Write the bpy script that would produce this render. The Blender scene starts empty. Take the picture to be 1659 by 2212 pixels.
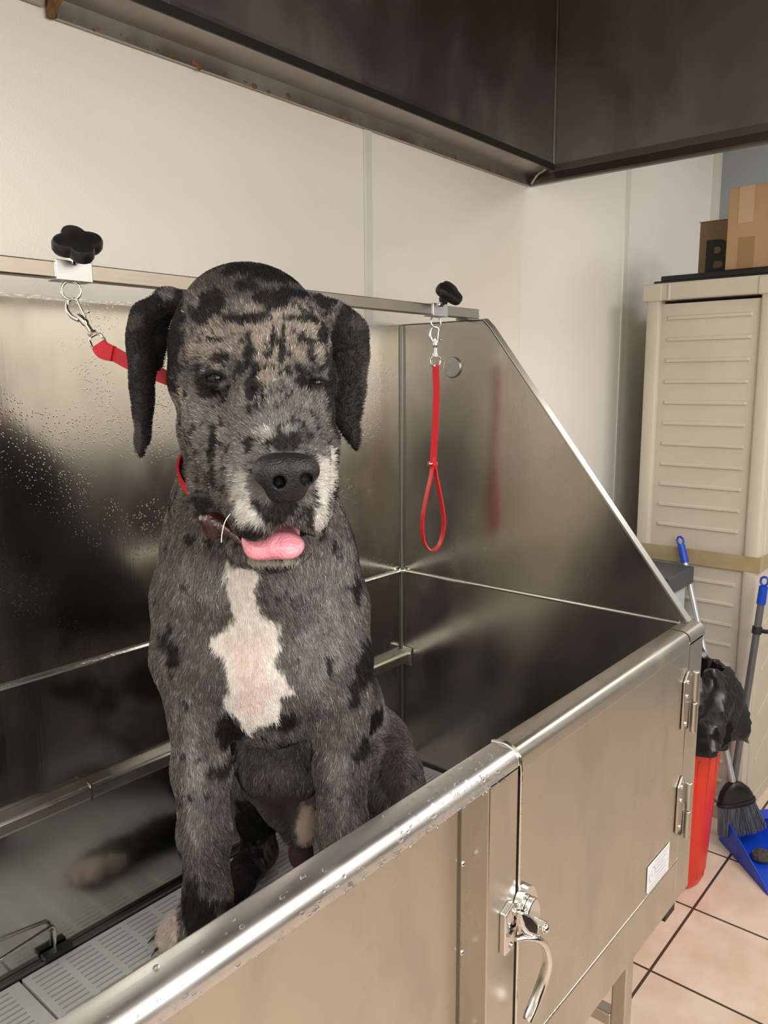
import bpy, bmesh, math, random
import numpy as np
from mathutils import Vector, Matrix
random.seed(7); rng = np.random.default_rng(7)
SC = bpy.context.scene; COL = SC.collection
PI = math.pi

# ------------------------------------------------------------------ camera
CAM = np.array([-1.54914, -1.25624, 1.56984])
YAW, PITCH, ROLL, FPX = math.radians(40.351), math.radians(9.401), math.radians(-0.3615), 1712.7
_f = np.array([math.cos(YAW)*math.cos(PITCH), math.sin(YAW)*math.cos(PITCH), -math.sin(PITCH)])
_r = np.cross(_f, [0, 0, 1]); _r /= np.linalg.norm(_r); _u = np.cross(_r, _f)
RR = math.cos(ROLL)*_r + math.sin(ROLL)*_u; UU = -math.sin(ROLL)*_r + math.cos(ROLL)*_u; FF = _f
cd = bpy.data.cameras.new('camera'); cam = bpy.data.objects.new('camera', cd); COL.objects.link(cam)
M3 = Matrix(((RR[0], UU[0], -FF[0]), (RR[1], UU[1], -FF[1]), (RR[2], UU[2], -FF[2])))
cam.matrix_world = Matrix.Translation(Vector(CAM)) @ M3.to_4x4()
cd.sensor_fit = 'VERTICAL'; cd.sensor_height = 24; cd.lens = FPX/2212*24; cd.clip_start = .02
SC.camera = cam
SC.view_settings.view_transform = 'Standard'; SC.view_settings.look = 'None'
SC.view_settings.gamma = 1; SC.view_settings.use_curve_mapping = False
SC.view_settings.exposure = 0.42

# ------------------------------------------------------------------ light
w = bpy.data.worlds.new('world'); SC.world = w; w.use_nodes = True
w.node_tree.nodes['Background'].inputs[0].default_value = (.9, .88, .85, 1)
w.node_tree.nodes['Background'].inputs[1].default_value = .05
def area(name, loc, size, power, col=(1, .96, .9), rot=(0, 0, 0)):
    d = bpy.data.lights.new(name, 'AREA'); d.shape = 'RECTANGLE'; d.size, d.size_y = size
    d.energy = power; d.color = col
    o = bpy.data.objects.new(name, d); COL.objects.link(o); o.location = loc; o.rotation_euler = rot
    return o
area('ceiling_lamp', (-1.7, -2.05, 2.72), (1.2, .6), 21)
area('ceiling_lamp', (.6, -2.05, 2.72), (1.2, .6), 21)
area('ceiling_lamp', (-2.7, -.9, 2.72), (.6, 1.2), 18)  # side fill, added at far left to light the back wall under the hood
area('ceiling_lamp', (1.9, -1.4, 2.72), (.6, .6), 9)
area('front_fill', (-1.5, -2.66, 1.95), (2.0, .9), 27, (1, .985, .96), (PI/2, 0, 0))  # added fill facing the back wall and dog; the wall has no opening

# ------------------------------------------------------------------ helpers
def at(px, py, Z): return CAM + Z*(FF + (px-829.5)/FPX*RR - (py-1106)/FPX*UU)

def mat(name, color, rough=.5, metal=0, spec=.5, bump=0, bscale=200, cnoise=0, cscale=8, stretch=(1, 1, 1), coat=0):
    m = bpy.data.materials.new(name); m.use_nodes = True; nt = m.node_tree; b = nt.nodes['Principled BSDF']
    b.inputs['Base Color'].default_value = (*color, 1); b.inputs['Roughness'].default_value = rough
    b.inputs['Metallic'].default_value = metal; b.inputs['Specular IOR Level'].default_value = spec
    b.inputs['Coat Weight'].default_value = coat; b.inputs['Coat Roughness'].default_value = .1
    tc = nt.nodes.new('ShaderNodeTexCoord'); mp = nt.nodes.new('ShaderNodeMapping'); mp.inputs['Scale'].default_value = stretch
    nt.links.new(tc.outputs['Object'], mp.inputs[0])
    if cnoise:
        n = nt.nodes.new('ShaderNodeTexNoise'); n.inputs['Scale'].default_value = cscale; n.inputs['Detail'].default_value = 6
        nt.links.new(mp.outputs[0], n.inputs['Vector'])
        rp = nt.nodes.new('ShaderNodeValToRGB'); rp.color_ramp.elements[0].position = .3; rp.color_ramp.elements[1].position = .7
        rp.color_ramp.elements[0].color = (*[c*(1-cnoise) for c in color], 1)
        rp.color_ramp.elements[1].color = (*[min(1, c*(1+cnoise)) for c in color], 1)
        nt.links.new(n.outputs[0], rp.inputs[0]); nt.links.new(rp.outputs[0], b.inputs['Base Color'])
    if bump:
        n = nt.nodes.new('ShaderNodeTexNoise'); n.inputs['Scale'].default_value = bscale; n.inputs['Detail'].default_value = 3
        nt.links.new(mp.outputs[0], n.inputs['Vector'])
        bp = nt.nodes.new('ShaderNodeBump'); bp.inputs['Strength'].default_value = bump; bp.inputs['Distance'].default_value = .002
        nt.links.new(n.outputs[0], bp.inputs['Height']); nt.links.new(bp.outputs[0], b.inputs['Normal'])
    return m

def steel(name, color=(.62, .6, .56), rough=.26, brush=(1, 1, 60), bump=.06, drops=0, stain=.15, spots=0):
    """brushed stainless: brushed bump, stained roughness and colour, optional water drops"""
    m = bpy.data.materials.new(name); m.use_nodes = True; nt = m.node_tree; L = nt.links.new; b = nt.nodes['Principled BSDF']
    b.inputs['Metallic'].default_value = 1
    tc = nt.nodes.new('ShaderNodeTexCoord')
    def noise(scale, st=(1, 1, 1), det=4):
        mp = nt.nodes.new('ShaderNodeMapping'); mp.inputs['Scale'].default_value = st; L(tc.outputs['Object'], mp.inputs[0])
        n = nt.nodes.new('ShaderNodeTexNoise'); n.inputs['Scale'].default_value = scale; n.inputs['Detail'].default_value = det
        L(mp.outputs[0], n.inputs['Vector']); return n
    def ramp(src, a, b_, c0, c1):
        r = nt.nodes.new('ShaderNodeMapRange'); r.interpolation_type = 'SMOOTHSTEP'; r.inputs[1].default_value = a; r.inputs[2].default_value = b_
        r.inputs[3].default_value = c0; r.inputs[4].default_value = c1; L(src, r.inputs[0]); return r.outputs[0]
    n1 = noise(5, (1, 1, .6), 6); n2 = noise(3, brush, 3); n3 = noise(11, (1, 1, .55), 9)
    r1 = ramp(n1.outputs[0], .3, .7, rough*.85, rough*1.25)
    r3 = ramp(n3.outputs[0], .45, .78, 0, stain)
    add = nt.nodes.new('ShaderNodeMath'); add.operation = 'ADD'; L(r1, add.inputs[0]); L(r3, add.inputs[1])
    L(add.outputs[0], b.inputs['Roughness'])
    mx = nt.nodes.new('ShaderNodeMix'); mx.data_type = 'RGBA'
    mx.inputs[6].default_value = (*color, 1); mx.inputs[7].default_value = (*[c*.88 for c in color], 1)
    L(ramp(n3.outputs[0], .45, .7, 0, .6), mx.inputs[0]); L(mx.outputs[2], b.inputs['Base Color'])
    bp = nt.nodes.new('ShaderNodeBump'); bp.inputs['Strength'].default_value = bump; bp.inputs['Distance'].default_value = .001
    L(n2.outputs[0], bp.inputs['Height'])
    last = bp.outputs[0]
    if drops:
        mp = nt.nodes.new('ShaderNodeMapping'); mp.inputs['Scale'].default_value = (1, 1, 1); L(tc.outputs['Object'], mp.inputs[0])
        v = nt.nodes.new('ShaderNodeTexVoronoi'); v.inputs['Scale'].default_value = drops; L(mp.outputs[0], v.inputs['Vector'])
        nz = noise(7, (1, 1, 1), 2)
        msk = ramp(nz.outputs[0], .45, .6, 0, 1)
        hh = ramp(v.outputs['Distance'], .0, .3, 1, 0)
        mu = nt.nodes.new('ShaderNodeMath'); mu.operation = 'MULTIPLY'; L(hh, mu.inputs[0]); L(msk, mu.inputs[1])
        b2 = nt.nodes.new('ShaderNodeBump'); b2.inputs['Strength'].default_value = .16; b2.inputs['Distance'].default_value = .003
        L(mu.outputs[0], b2.inputs['Height']); L(last, b2.inputs['Normal']); last = b2.outputs[0]
    L(last, b.inputs['Normal'])
    return m

def link(o, parent=None):
    COL.objects.link(o)
    if parent is not None:
        bpy.context.view_layer.update()
        o.parent = parent; o.matrix_parent_inverse = parent_world(parent).inverted()
    return o
def parent_world(o):
    m = o.matrix_local if o.parent is None else parent_world(o.parent) @ o.matrix_parent_inverse @ o.matrix_basis
    return m if o.parent else o.matrix_basis.copy()
def obj(name, bm, m, parent=None, smooth=False, bevel=0):
    me = bpy.data.meshes.new(name)
    if isinstance(bm, bmesh.types.BMesh):
        bmesh.ops.recalc_face_normals(bm, faces=bm.faces); bm.to_mesh(me); bm.free()
    else:
        me.from_pydata(*bm); me.validate()
    ms = m if isinstance(m, (list, tuple)) else [m]
    for k in ms: me.materials.append(k)
    if smooth: me.polygons.foreach_set('use_smooth', [True]*len(me.polygons))
    o = bpy.data.objects.new(name, me)
    if bevel:
        md = o.modifiers.new('bevel', 'BEVEL'); md.width = bevel; md.segments = 3; md.limit_method = 'ANGLE'; md.angle_limit = .6
        md.harden_normals = False
        me.polygons.foreach_set('use_smooth', [True]*len(me.polygons)); me.set_sharp_from_angle(angle=.6)
    elif smooth: me.set_sharp_from_angle(angle=.7)
    return link(o, parent)
def thing(name, label, cat, loc=(0, 0, 0), group=None):
    o = bpy.data.objects.new(name, None); o.location = loc; o.empty_display_size = .05; COL.objects.link(o)
    return tag(o, label, cat, group)
def tag(o, label, cat, group=None):
    o['label'] = label; o['category'] = cat
    if group: o['group'] = group
    return o
def struct(o): o['kind'] = 'structure'; return o
def copy_tree(o, parent=None):
    c = o.copy(); COL.objects.link(c)
    if parent: c.parent = parent
    for ch in list(o.children): copy_tree(ch, c)
    return c

def box(bm, x0, x1, y0, y1, z0, z1, M=None):
    vs = [bm.verts.new(Vector(p) if M is None else M @ Vector(p)) for p in
          [(x0, y0, z0), (x1, y0, z0), (x1, y1, z0), (x0, y1, z0), (x0, y0, z1), (x1, y0, z1), (x1, y1, z1), (x0, y1, z1)]]
    for f in [(0, 3, 2, 1), (4, 5, 6, 7), (0, 1, 5, 4), (1, 2, 6, 5), (2, 3, 7, 6), (3, 0, 4, 7)]: bm.faces.new([vs[i] for i in f])
    return bm
def B(*a, M=None): return box(bmesh.new(), *a, M=M)
def extr(bm, pts, d, M=None):
    """extrude a 3D polygon along vector d"""
    a = [bm.verts.new(Vector(p) if M is None else M @ Vector(p)) for p in pts]
    d = Vector(d)
    b = [bm.verts.new(Vector(p)+d if M is None else M @ (Vector(p)+d)) for p in pts]
    bm.faces.new(a); bm.faces.new(b[::-1]); n = len(a)
    for i in range(n): bm.faces.new([a[i], a[(i+1) % n], b[(i+1) % n], b[i]])
    return bm
def X(pts, d, M=None): return extr(bmesh.new(), pts, d, M)
def smoothpath(pts, n=8):
    pts = [np.array(p, float) for p in pts]; out = []
    P = [2*pts[0]-pts[1]]+pts+[2*pts[-1]-pts[-2]]
    for i in range(1, len(P)-2):
        for k in range(n):
            t = k/n; out.append(.5*((2*P[i])+(-P[i-1]+P[i+1])*t+(2*P[i-1]-5*P[i]+4*P[i+1]-P[i+2])*t*t+(-P[i-1]+3*P[i]-3*P[i+1]+P[i+2])*t**3))
    out.append(pts[-1]); return out
def sweep(bm, path, prof, closed=False, up=(0, 0, 1), cap=True, scale=None):
    """sweep 2D profile (list of (a,b)) along path; a along side vector, b along normal"""
    path = [Vector(p) for p in path]; n = len(path); rings = []; up = Vector(up); prev = None
    for i, p in enumerate(path):
        if closed: t = path[(i+1) % n]-path[i-1]
        else: t = path[min(i+1, n-1)]-path[max(i-1, 0)]
        t.normalize()
        if prev is None:
            s = t.cross(up)
            if s.length < 1e-3: s = t.cross(Vector((1, 0, 0)))
            s.normalize()
        else:
            s = prev-t*prev.dot(t); s.normalize()
        prev = s; nn = s.cross(t); k = 1 if scale is None else scale[i]
        rings.append([bm.verts.new(p+s*a*k+nn*b*k) for a, b in prof])
    m = len(prof)
    for i in range(n if closed else n-1):
        A, Bq = rings[i], rings[(i+1) % n]
        for j in range(m): bm.faces.new([A[j], A[(j+1) % m], Bq[(j+1) % m], Bq[j]])
    if cap and not closed: bm.faces.new(rings[0][::-1]); bm.faces.new(rings[-1])
    return bm
def circ(r, n=12, ry=None): return [(r*math.cos(2*PI*i/n), (ry or r)*math.sin(2*PI*i/n)) for i in range(n)]
def tube(path, r, n=12, **k): return sweep(bmesh.new(), path, circ(r, n), **k)
def cyl(bm, p0, p1, r, n=24, r2=None):
    p0, p1 = Vector(p0), Vector(p1); d = (p1-p0); L_ = d.length
    M = Matrix.Translation((p0+p1)/2) @ d.to_track_quat('Z', 'Y').to_matrix().to_4x4()
    bmesh.ops.create_cone(bm, cap_ends=True, segments=n, radius1=r, radius2=r if r2 is None else r2, depth=L_, matrix=M); return bm
def ball(bm, c, r, sx=1, sy=1, sz=1, u=16, v=10):
    bmesh.ops.create_uvsphere(bm, u_segments=u, v_segments=v, radius=r, matrix=Matrix.Translation(Vector(c)) @ Matrix.Diagonal((sx, sy, sz, 1))); return bm
def torus(c, axis, R, r, n=36, m=12, sx=1):
    ax = Vector(axis).normalized(); q = ax.to_track_quat('Z', 'Y')
    pts = [Vector(c)+q @ Vector((R*math.cos(2*PI*i/n)*sx, R*math.sin(2*PI*i/n), 0)) for i in range(n)]
    return sweep(bmesh.new(), pts, circ(r, m), closed=True, up=axis)

# ------------------------------------------------------------------ materials
M_wall = mat('wall_panel', (.87, .83, .745), .38, bump=.35, bscale=260, cnoise=.05, cscale=1.6)
M_wall2 = mat('wall_panel_white', (.87, .85, .81), .38, bump=.3, bscale=260, cnoise=.03, cscale=1.6)
M_trim = mat('wall_trim', (.72, .71, .66), .35)
M_grey = mat('grey_paint', (.33, .36, .38), .6)
M_room = mat('room_paint', (.74, .71, .66), .7)
M_darkrefl = mat('dark_reflection', (.014, .013, .012), .55)  # for the unseen sheet that darkens the steel reflections
M_ceil = mat('ceiling_tiles', (.7, .68, .64), .8, bump=.3, bscale=90)
M_hood = steel('hood_steel', (.36, .345, .325), .45, brush=(60, 60, 1), bump=.1, stain=.15)
M_hoodlip = steel('hood_lip_steel', (.42, .39, .36), .38, brush=(1, 60, 60), stain=.2)
M_rust = mat('rust', (.16, .08, .03), .9, bump=.8, bscale=120, cnoise=.5, cscale=60)
M_back = steel('tub_back_steel', (.58, .57, .53), .14, brush=(60, 60, 1), drops=0, stain=.05)
M_backd = steel('tub_back_wet_steel', (.66, .64, .58), .15, brush=(60, 60, 1), drops=190, stain=.06)
M_end = steel('tub_end_steel', (.50, .475, .43), .22, brush=(60, 60, 1), stain=.06)
M_front = steel('tub_front_steel', (.58, .55, .50), .26, brush=(60, 60, 1), stain=.10)
M_rim = steel('tub_rim_steel', (.76, .76, .76), .38, brush=(1, 80, 80), bump=.12, drops=70, stain=.12)
M_rim2 = steel('gate_rim_steel', (.58, .55, .5), .27, brush=(1, 80, 80), bump=.12, stain=.15)
M_chrome = mat('chrome', (.75, .74, .72), .09, 1, bump=.05, bscale=60)
M_bar = steel('bar_steel', (.50, .45, .385), .24, brush=(1, 80, 80), bump=.08, stain=.12)
M_weld = mat('weld_seam', (.22, .22, .2), .35, 1)
M_bead = mat('weld_bead', (.75, .74, .7), .2, 1, bump=.2, bscale=150)
M_blackp = mat('black_plastic', (.008, .009, .01), .33)
M_red = mat('red_strap', (.62, .012, .02), .35, bump=.15, bscale=400)
M_redb = mat('red_braid', (.52, .008, .018), .55, bump=.6, bscale=500)
M_mat = mat('grate_plastic', (.42, .43, .43), .5, bump=.2, bscale=150, cnoise=.06, cscale=12)
M_slot = mat('grate_slot', (.26, .265, .27), .6)
M_cab = mat('cabinet_plastic', (.62, .565, .47), .5, bump=.12, bscale=160, cnoise=.05, cscale=4)
M_tape = mat('brown_tape', (.42, .33, .19), .28, cnoise=.1, cscale=20)
M_card = mat('cardboard', (.46, .29, .155), .8, bump=.1, bscale=100, cnoise=.05, cscale=12)
M_card2 = mat('dark_cardboard', (.26, .175, .10), .8, cnoise=.06, cscale=12)
M_ptape = mat('packing_tape', (.56, .40, .26), .25)
M_ptape2 = mat('old_packing_tape', (.34, .21, .10), .35)
M_ink = mat('black_ink', (.02, .02, .02), .6)
M_slate = mat('charcoal_plastic', (.062, .07, .078), .45, cnoise=.1, cscale=5)
M_white = mat('pale_plastic', (.55, .6, .66), .4)
M_redcan = mat('red_plastic', (.72, .035, .012), .32, bump=.05, bscale=40)
M_bag = mat('black_bag', (.010, .010, .011), .24, bump=.5, bscale=28)
M_blue = mat('blue_plastic', (.006, .06, .55), .35)
M_pole = mat('grey_pole', (.16, .165, .175), .35, metal=.4)
M_lpole = mat('pale_pole', (.55, .57, .6), .3, metal=.5)
M_brist = mat('bristles', (.15, .17, .20), .7, bump=1, bscale=40, stretch=(14, 14, .6), cnoise=.55, cscale=16)
M_dust = mat('dust', (.07, .06, .055), .95, bump=1, bscale=60)
M_label = mat('label_paper', (.82, .84, .86), .35)
M_lprint = mat('label_print', (.52, .56, .62), .5)
M_rubber = mat('black_rubber', (.015, .015, .015), .6)

# floor tiles, grout aligned to the room
def tile_mat():
    m = bpy.data.materials.new('floor_tile'); m.use_nodes = True; nt = m.node_tree; L = nt.links.new; b = nt.nodes['Principled BSDF']
    tc = nt.nodes.new('ShaderNodeTexCoord'); mp = nt.nodes.new('ShaderNodeMapping'); mp.inputs['Location'].default_value = (-.3593, .5636, 0)
    L(tc.outputs['Object'], mp.inputs[0])
    br = nt.nodes.new('ShaderNodeTexBrick'); br.offset = 0; br.squash = 1
    br.inputs['Scale'].default_value = 1; br.inputs['Brick Width'].default_value = .33; br.inputs['Row Height'].default_value = .33
    br.inputs['Mortar Size'].default_value = .004; br.inputs['Mortar Smooth'].default_value = .15; br.inputs['Bias'].default_value = 0
    br.inputs['Color1'].default_value = (.74, .61, .50, 1); br.inputs['Color2'].default_value = (.70, .575, .47, 1); br.inputs['Mortar'].default_value = (.06, .045, .035, 1)
    L(mp.outputs[0], br.inputs['Vector'])
    n = nt.nodes.new('ShaderNodeTexNoise'); n.inputs['Scale'].default_value = 9; n.inputs['Detail'].default_value = 7; L(tc.outputs['Object'], n.inputs['Vector'])
    r = nt.nodes.new('ShaderNodeValToRGB'); r.color_ramp.elements[0].position = .35; r.color_ramp.elements[0].color = (.88, .82, .77, 1)
    r.color_ramp.elements[1].position = .62; r.color_ramp.elements[1].color = (1, 1, 1, 1); L(n.outputs[0], r.inputs[0])
    mx = nt.nodes.new('ShaderNodeMix'); mx.data_type = 'RGBA'; mx.blend_type = 'MULTIPLY'; mx.inputs[0].default_value = 1
    L(br.outputs[0], mx.inputs[6]); L(r.outputs[0], mx.inputs[7]); L(mx.outputs[2], b.inputs['Base Color'])
    b.inputs['Roughness'].default_value = .38
    bp = nt.nodes.new('ShaderNodeBump'); bp.inputs['Strength'].default_value = .6; bp.inputs['Distance'].default_value = .003; bp.invert = True
    L(br.outputs[1], bp.inputs['Height']); L(bp.outputs[0], b.inputs['Normal'])
    return m

# ------------------------------------------------------------------ the room
YW, XR, XL, YF, ZC = .05, 2.32, -3.6, -2.7, 2.8
struct(obj('floor', B(XL-.1, XR+.1, YF-.1, YW+.1, -.1, 0), tile_mat()))
struct(obj('ceiling', B(XL-.1, XR+.1, YF-.1, YW+.1, ZC, ZC+.1), M_ceil))
bm = bmesh.new(); box(bm, XL-.1, .64, YW, YW+.1, 0, ZC)
wb = struct(obj('wall_back', bm, M_wall)); bm = bmesh.new(); box(bm, .64, XR+.1, YW-.001, YW+.1, 0, ZC)
wb2 = obj('wall_panel', bm, M_wall2, wb)
struct(obj('wall_right', B(XR, XR+.1, YF, YW, 0, ZC), M_grey))
wl = struct(obj('wall_left', B(XL-.1, XL, YF, YW, 0, ZC), M_room))
wf = struct(obj('wall_front', B(XL, XR, YF-.1, YF, 0, ZC), M_room))
obj('dark_reflection_panel', B(XL+.01, 1.6, YF, YF+.012, 0, 1.22), M_darkrefl, wf)  # unseen dark sheet, added so the tub steel mirrors something dark
def strip(n, x, w_):
    bm = X([(x-w_/2, YW-.001, 0), (x-w_/2+.003, YW-.005, 0), (x+w_/2-.003, YW-.005, 0), (x+w_/2, YW-.001, 0)], (0, 0, ZC))
    struct(obj('trim_%d' % n, bm, M_trim))
strip(1, -.064, .028); strip(2, 1.392, .04)
struct(obj('trim_3', B(XR-.035, XR, YW-.03, YW, 0, ZC), M_trim))

# ------------------------------------------------------------------ extraction hood
HX, HZ = .673, 2.147
hood = thing('extraction_hood', 'large dark stainless extraction hood hanging over the tub, rusty along its lower lip', 'hood', (-.4, -.3, ZC))
obj('back_panel', B(-1.4, HX, -.035, -.028, HZ+.055, ZC-.002), M_hood, hood)
obj('end_panel', B(HX, HX+.006, -.98, YW-.006, HZ+.045, ZC-.002), M_hood, hood)
obj('top_panel', B(-1.4, HX, -.98, -.035, ZC-.03, ZC-.002), M_hood, hood)
obj('left_panel', B(-1.406, -1.4, -.98, YW-.006, HZ+.045, ZC-.002), M_hood, hood)  # unseen end, added to keep lamp reflections off the right end panel
obj('front_panel', B(-1.4, HX+.006, -.986, -.98, HZ+.02, ZC-.002), M_hood, hood)
# gutter lip against the wall: lower flange, angled tray, upper hem
bm = X([(0, YW-.006, HZ), (0, YW-.014, HZ), (0, YW-.014, HZ+.030), (0, -.036, HZ+.040), (0, -.036, HZ+.062), (0, -.028, HZ+.062), (0, -.028, HZ+.048), (0, YW-.006, HZ+.036)], (1.43+.072, 0, 0), Matrix.Translation((-.83, 0, 0)))
obj('gutter_lip', bm, M_hoodlip, hood)
obj('gutter_lip', X([(0, YW-.006, HZ+.012), (0, YW-.014, HZ+.012), (0, YW-.03, HZ+.05), (0, -.036, HZ+.055), (0, -.028, HZ+.062), (0, YW-.006, HZ+.06)], (.55, 0, 0), Matrix.Translation((-1.4, 0, 0))), M_hoodlip, hood)
obj('hem', B(-.85, HX, -.040, -.036, HZ+.034, HZ+.052), mat('dark_hem', (.10, .095, .085), .5, 1), hood)
obj('joint_plate', X([(-.845, YW-.007, HZ-.002), (-.845, -.045, HZ+.05), (-.845, -.06, HZ+.16), (-.845, YW-.007, HZ+.16)], (.012, 0, 0)), M_rust, hood)
# end panel's rolled lip and corner seams
obj('end_lip', X([(HX-.012, 0, HZ+.0), (HX-.012, 0, HZ+.006), (HX-.002, 0, HZ+.03), (HX-.002, 0, HZ+.05), (HX+.006, 0, HZ+.05), (HX+.006, 0, HZ)], (0, -1.02, 0), Matrix.Translation((0, YW-.01, 0))), mat('end_lip_steel', (.23, .215, .195), .42, 1, bump=.2, bscale=30), hood)
obj('corner_weld', tube([(HX-.003, -.037, HZ+.05), (HX-.003, -.037, ZC-.03)], .0045), M_hoodlip, hood, smooth=True)
obj('corner_weld', tube(smoothpath([(HX-.012, -.03, HZ+.05), (HX-.016, -.012, HZ+.035), (HX-.012, .01, HZ+.028), (HX-.014, .03, HZ+.004)]), .0045), M_hoodlip, hood, smooth=True)
obj('panel_seam', tube([(-.665, -.0355, HZ+.05), (-.665, -.0355, ZC-.03)], .0022), M_hoodlip, hood, smooth=True)
bm = bmesh.new()
for k in range(46):
    x = -.8+1.35*(k/46)**1.15+random.uniform(-.02, .02); s = random.choice([.2, .3, .4, .6])*(1.3 if k % 7 == 3 else 1)
    ball(bm, (x, YW-.0145, HZ+.004+random.uniform(-.003, .006)), .008*s, 1+random.random(), .22, random.uniform(.5, 1.5), 8, 6)
o = obj('rust_stain', bm, M_rust, hood, smooth=True); o['kind'] = 'stuff'

# ------------------------------------------------------------------ the tub
TZ, JZ, FZ, YFR = 1.705, 1.087, .577, -.755
XLT = -2.3
tub = thing('dog_washing_tub', 'long stainless steel dog washing tub with high back, slanted end panel and front gate', 'tub', (-1.1, -.35, 0))
obj('back_panel', B(XLT, 0, 0, .008, JZ+.004, TZ), M_backd, tub)
obj('lower_back_panel', B(XLT, 0, 0, .008, .50, JZ-.004), M_back, tub)
obj('back_seam', tube([(XLT, -.001, JZ), (0, -.001, JZ)], .0055, 8), M_bead, tub, smooth=True)
obj('back_hem', B(XLT, 0, -.001, .012, TZ-.004, TZ+.002), M_bead, tub)
obj('corner_seam', tube([(-.003, -.003, .57), (-.003, -.003, TZ-.002)], .005, 8), M_weld, tub, smooth=True)
obj('corner_weld', ball(bmesh.new(), (-.008, -.008, JZ+.002), .010, 1, 1, .8), M_bead, tub, smooth=True)
# end panel, one sheet with a slanted top edge
ep = [(0, 0, .50), (0, 0, TZ), (0, -.237, TZ), (0, -.256, TZ-.018), (0, -.728, JZ+.002), (0, -.728, .50)]
obj('end_panel', X([p for p in ep], (.004, 0, 0)), M_end, tub)
obj('end_seam', tube([(-.0005, 0, JZ), (-.0005, -.715, JZ)], .0045, 8), mat('end_bead', (.5, .48, .44), .28, 1), tub, smooth=True)
fl = [(0, 0, TZ), (0, -.237, TZ), (0, -.256, TZ-.018), (0, -.730, JZ+.004)]
bm = bmesh.new(); ring = []
nrm = [Vector((0, 0, 1)), Vector((0, -.3, 1)).normalized(), Vector((0, -.7, .6)).normalized(), Vector((0, -.79, .61))]
for p, n in zip(fl, nrm):
    p = Vector(p); ring.append([bm.verts.new(p+n*.002), bm.verts.new(p+Vector((.020, 0, 0))+n*.003), bm.verts.new(p+Vector((.026, 0, 0))-n*.004), bm.verts.new(p+Vector((.026, 0, 0))-n*.02), bm.verts.new(p+Vector((.022, 0, 0))-n*.02), bm.verts.new(p+Vector((.020, 0, 0))-n*.004), bm.verts.new(p-n*.002)])
for a, b_ in zip(ring, ring[1:]):
    for j in range(7): bm.faces.new([a[j], a[(j+1) % 7], b_[(j+1) % 7], b_[j]])
bm.faces.new(ring[0]); bm.faces.new(ring[-1][::-1])
obj('end_flange', bm, mat('flange_steel', (.80, .78, .74), .3, 1, bump=.1, bscale=80), tub)
# hole plug on the end panel
bm = cyl(bmesh.new(), (.002, -.155, 1.6), (-.005, -.155, 1.6), .0245, 40); obj('hole_plug', bm, mat('plug_steel', (.42, .42, .41), .3, 1, bump=.3, bscale=60), tub, bevel=.002)
# ledge along the back
obj('support_ledge', X([(0, 0, .843), (0, -.023, .846), (0, -.026, .850), (0, -.026, .868), (0, -.022, .873), (0, 0, .879)], (2.27, 0, 0), Matrix.Translation((XLT+.03, 0, 0))), M_rim2, tub, bevel=.002)
obj('ledge_bracket', B(-.006, -.001, -.034, -.001, .838, .886), M_rim2, tub, bevel=.002)
obj('ledge_joint', B(-.899, -.8965, -.0265, -.001, .845, .876), M_weld, tub)
# basin floor, front wall, rims
obj('basin_floor', B(XLT, 0, -.72, 0, .52, .545), M_front, tub)
FP = -.722
obj('front_panel', B(XLT, -.775, FP, -.716, .515, 1.075), M_front, tub)
def rimprof(top=1.088, out=YFR, lip=1.058, inner=-.712, gate=False):
    p = [(inner, 1.045), (inner, top-.006), (inner-.0018, top-.0018), (inner-.006, top)]
    r_ = .016; cy, cz = out+r_, top-r_-.001
    for k in range(7):
        a = PI/2+k/6*PI/2; p.append((cy+r_*math.cos(a), cz+r_*math.sin(a)))
    if gate: p += [(out, 1.05), (out+.003, 1.05), (inner-.003, 1.045)]
    else: p += [(out, lip+.004), (out+.004, lip), (out+.010, lip), (out+.010, lip+.012), (inner-.003, 1.06), (inner-.003, 1.045)]
    return p
def rim(x0, x1, **k): return X([(x0, y, z) for y, z in rimprof(**k)], (x1-x0, 0, 0))
obj('front_rim', rim(XLT, -.688), M_rim, tub, smooth=True)
obj('rim_weld', tube(smoothpath([(-.686, -.713, 1.087), (-.686, -.735, 1.089), (-.686, -.750, 1.081), (-.686, -.7555, 1.066)]), .0028, 8), M_bead, tub, smooth=True)
# post between fixed panel and gate
obj('gate_post', B(-.757, -.686, YFR, -.716, .515, 1.066), M_front, tub, bevel=.002)
obj('post_web', B(-.775, -.757, FP-.004, -.716, .515, 1.066), M_front, tub)
for z in (.954, .826, .70): obj('rivet', ball(bmesh.new(), (-.772, FP-.004, z), .0042, 1, .7, 1), M_chrome, tub, smooth=True)
obj('panel_joint', B(-.7775, -.7745, FP-.0015, FP+.001, .52, 1.06), M_weld, tub)
# end stile and apron under the gate
obj('end_stile', B(-.05, .026, YFR, -.716, .512, 1.068), M_front, tub, bevel=.003)
obj('apron', B(-.686, -.0505, YFR, -.716, .512, .610), M_front, tub, bevel=.003)
obj('stile_rim', rim(-.048, .034), M_rim2, tub, smooth=True)
obj('under_edge', tube([(-.686, YFR+.001, .6115), (-.05, YFR+.001, .6115)], .0022, 8), M_bead, tub, smooth=True)
# gate
gate = obj('gate', B(-.683, -.0535, YFR-.0002, -.716, .614, 1.056), M_front, tub)
gate['label'] = 'hinged stainless gate panel'
obj('gate_rim', rim(-.683, -.0535, gate=True), M_rim2, gate, smooth=True)
obj('end_cap', tube(smoothpath([(-.6815, -.713, 1.086), (-.6815, -.735, 1.089), (-.6815, -.750, 1.080), (-.6815, -.7555, 1.064), (-.6815, -.7565, 1.0), (-.6815, -.7565, .615)]), .0022, 8), M_bead, gate, smooth=True)
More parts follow.
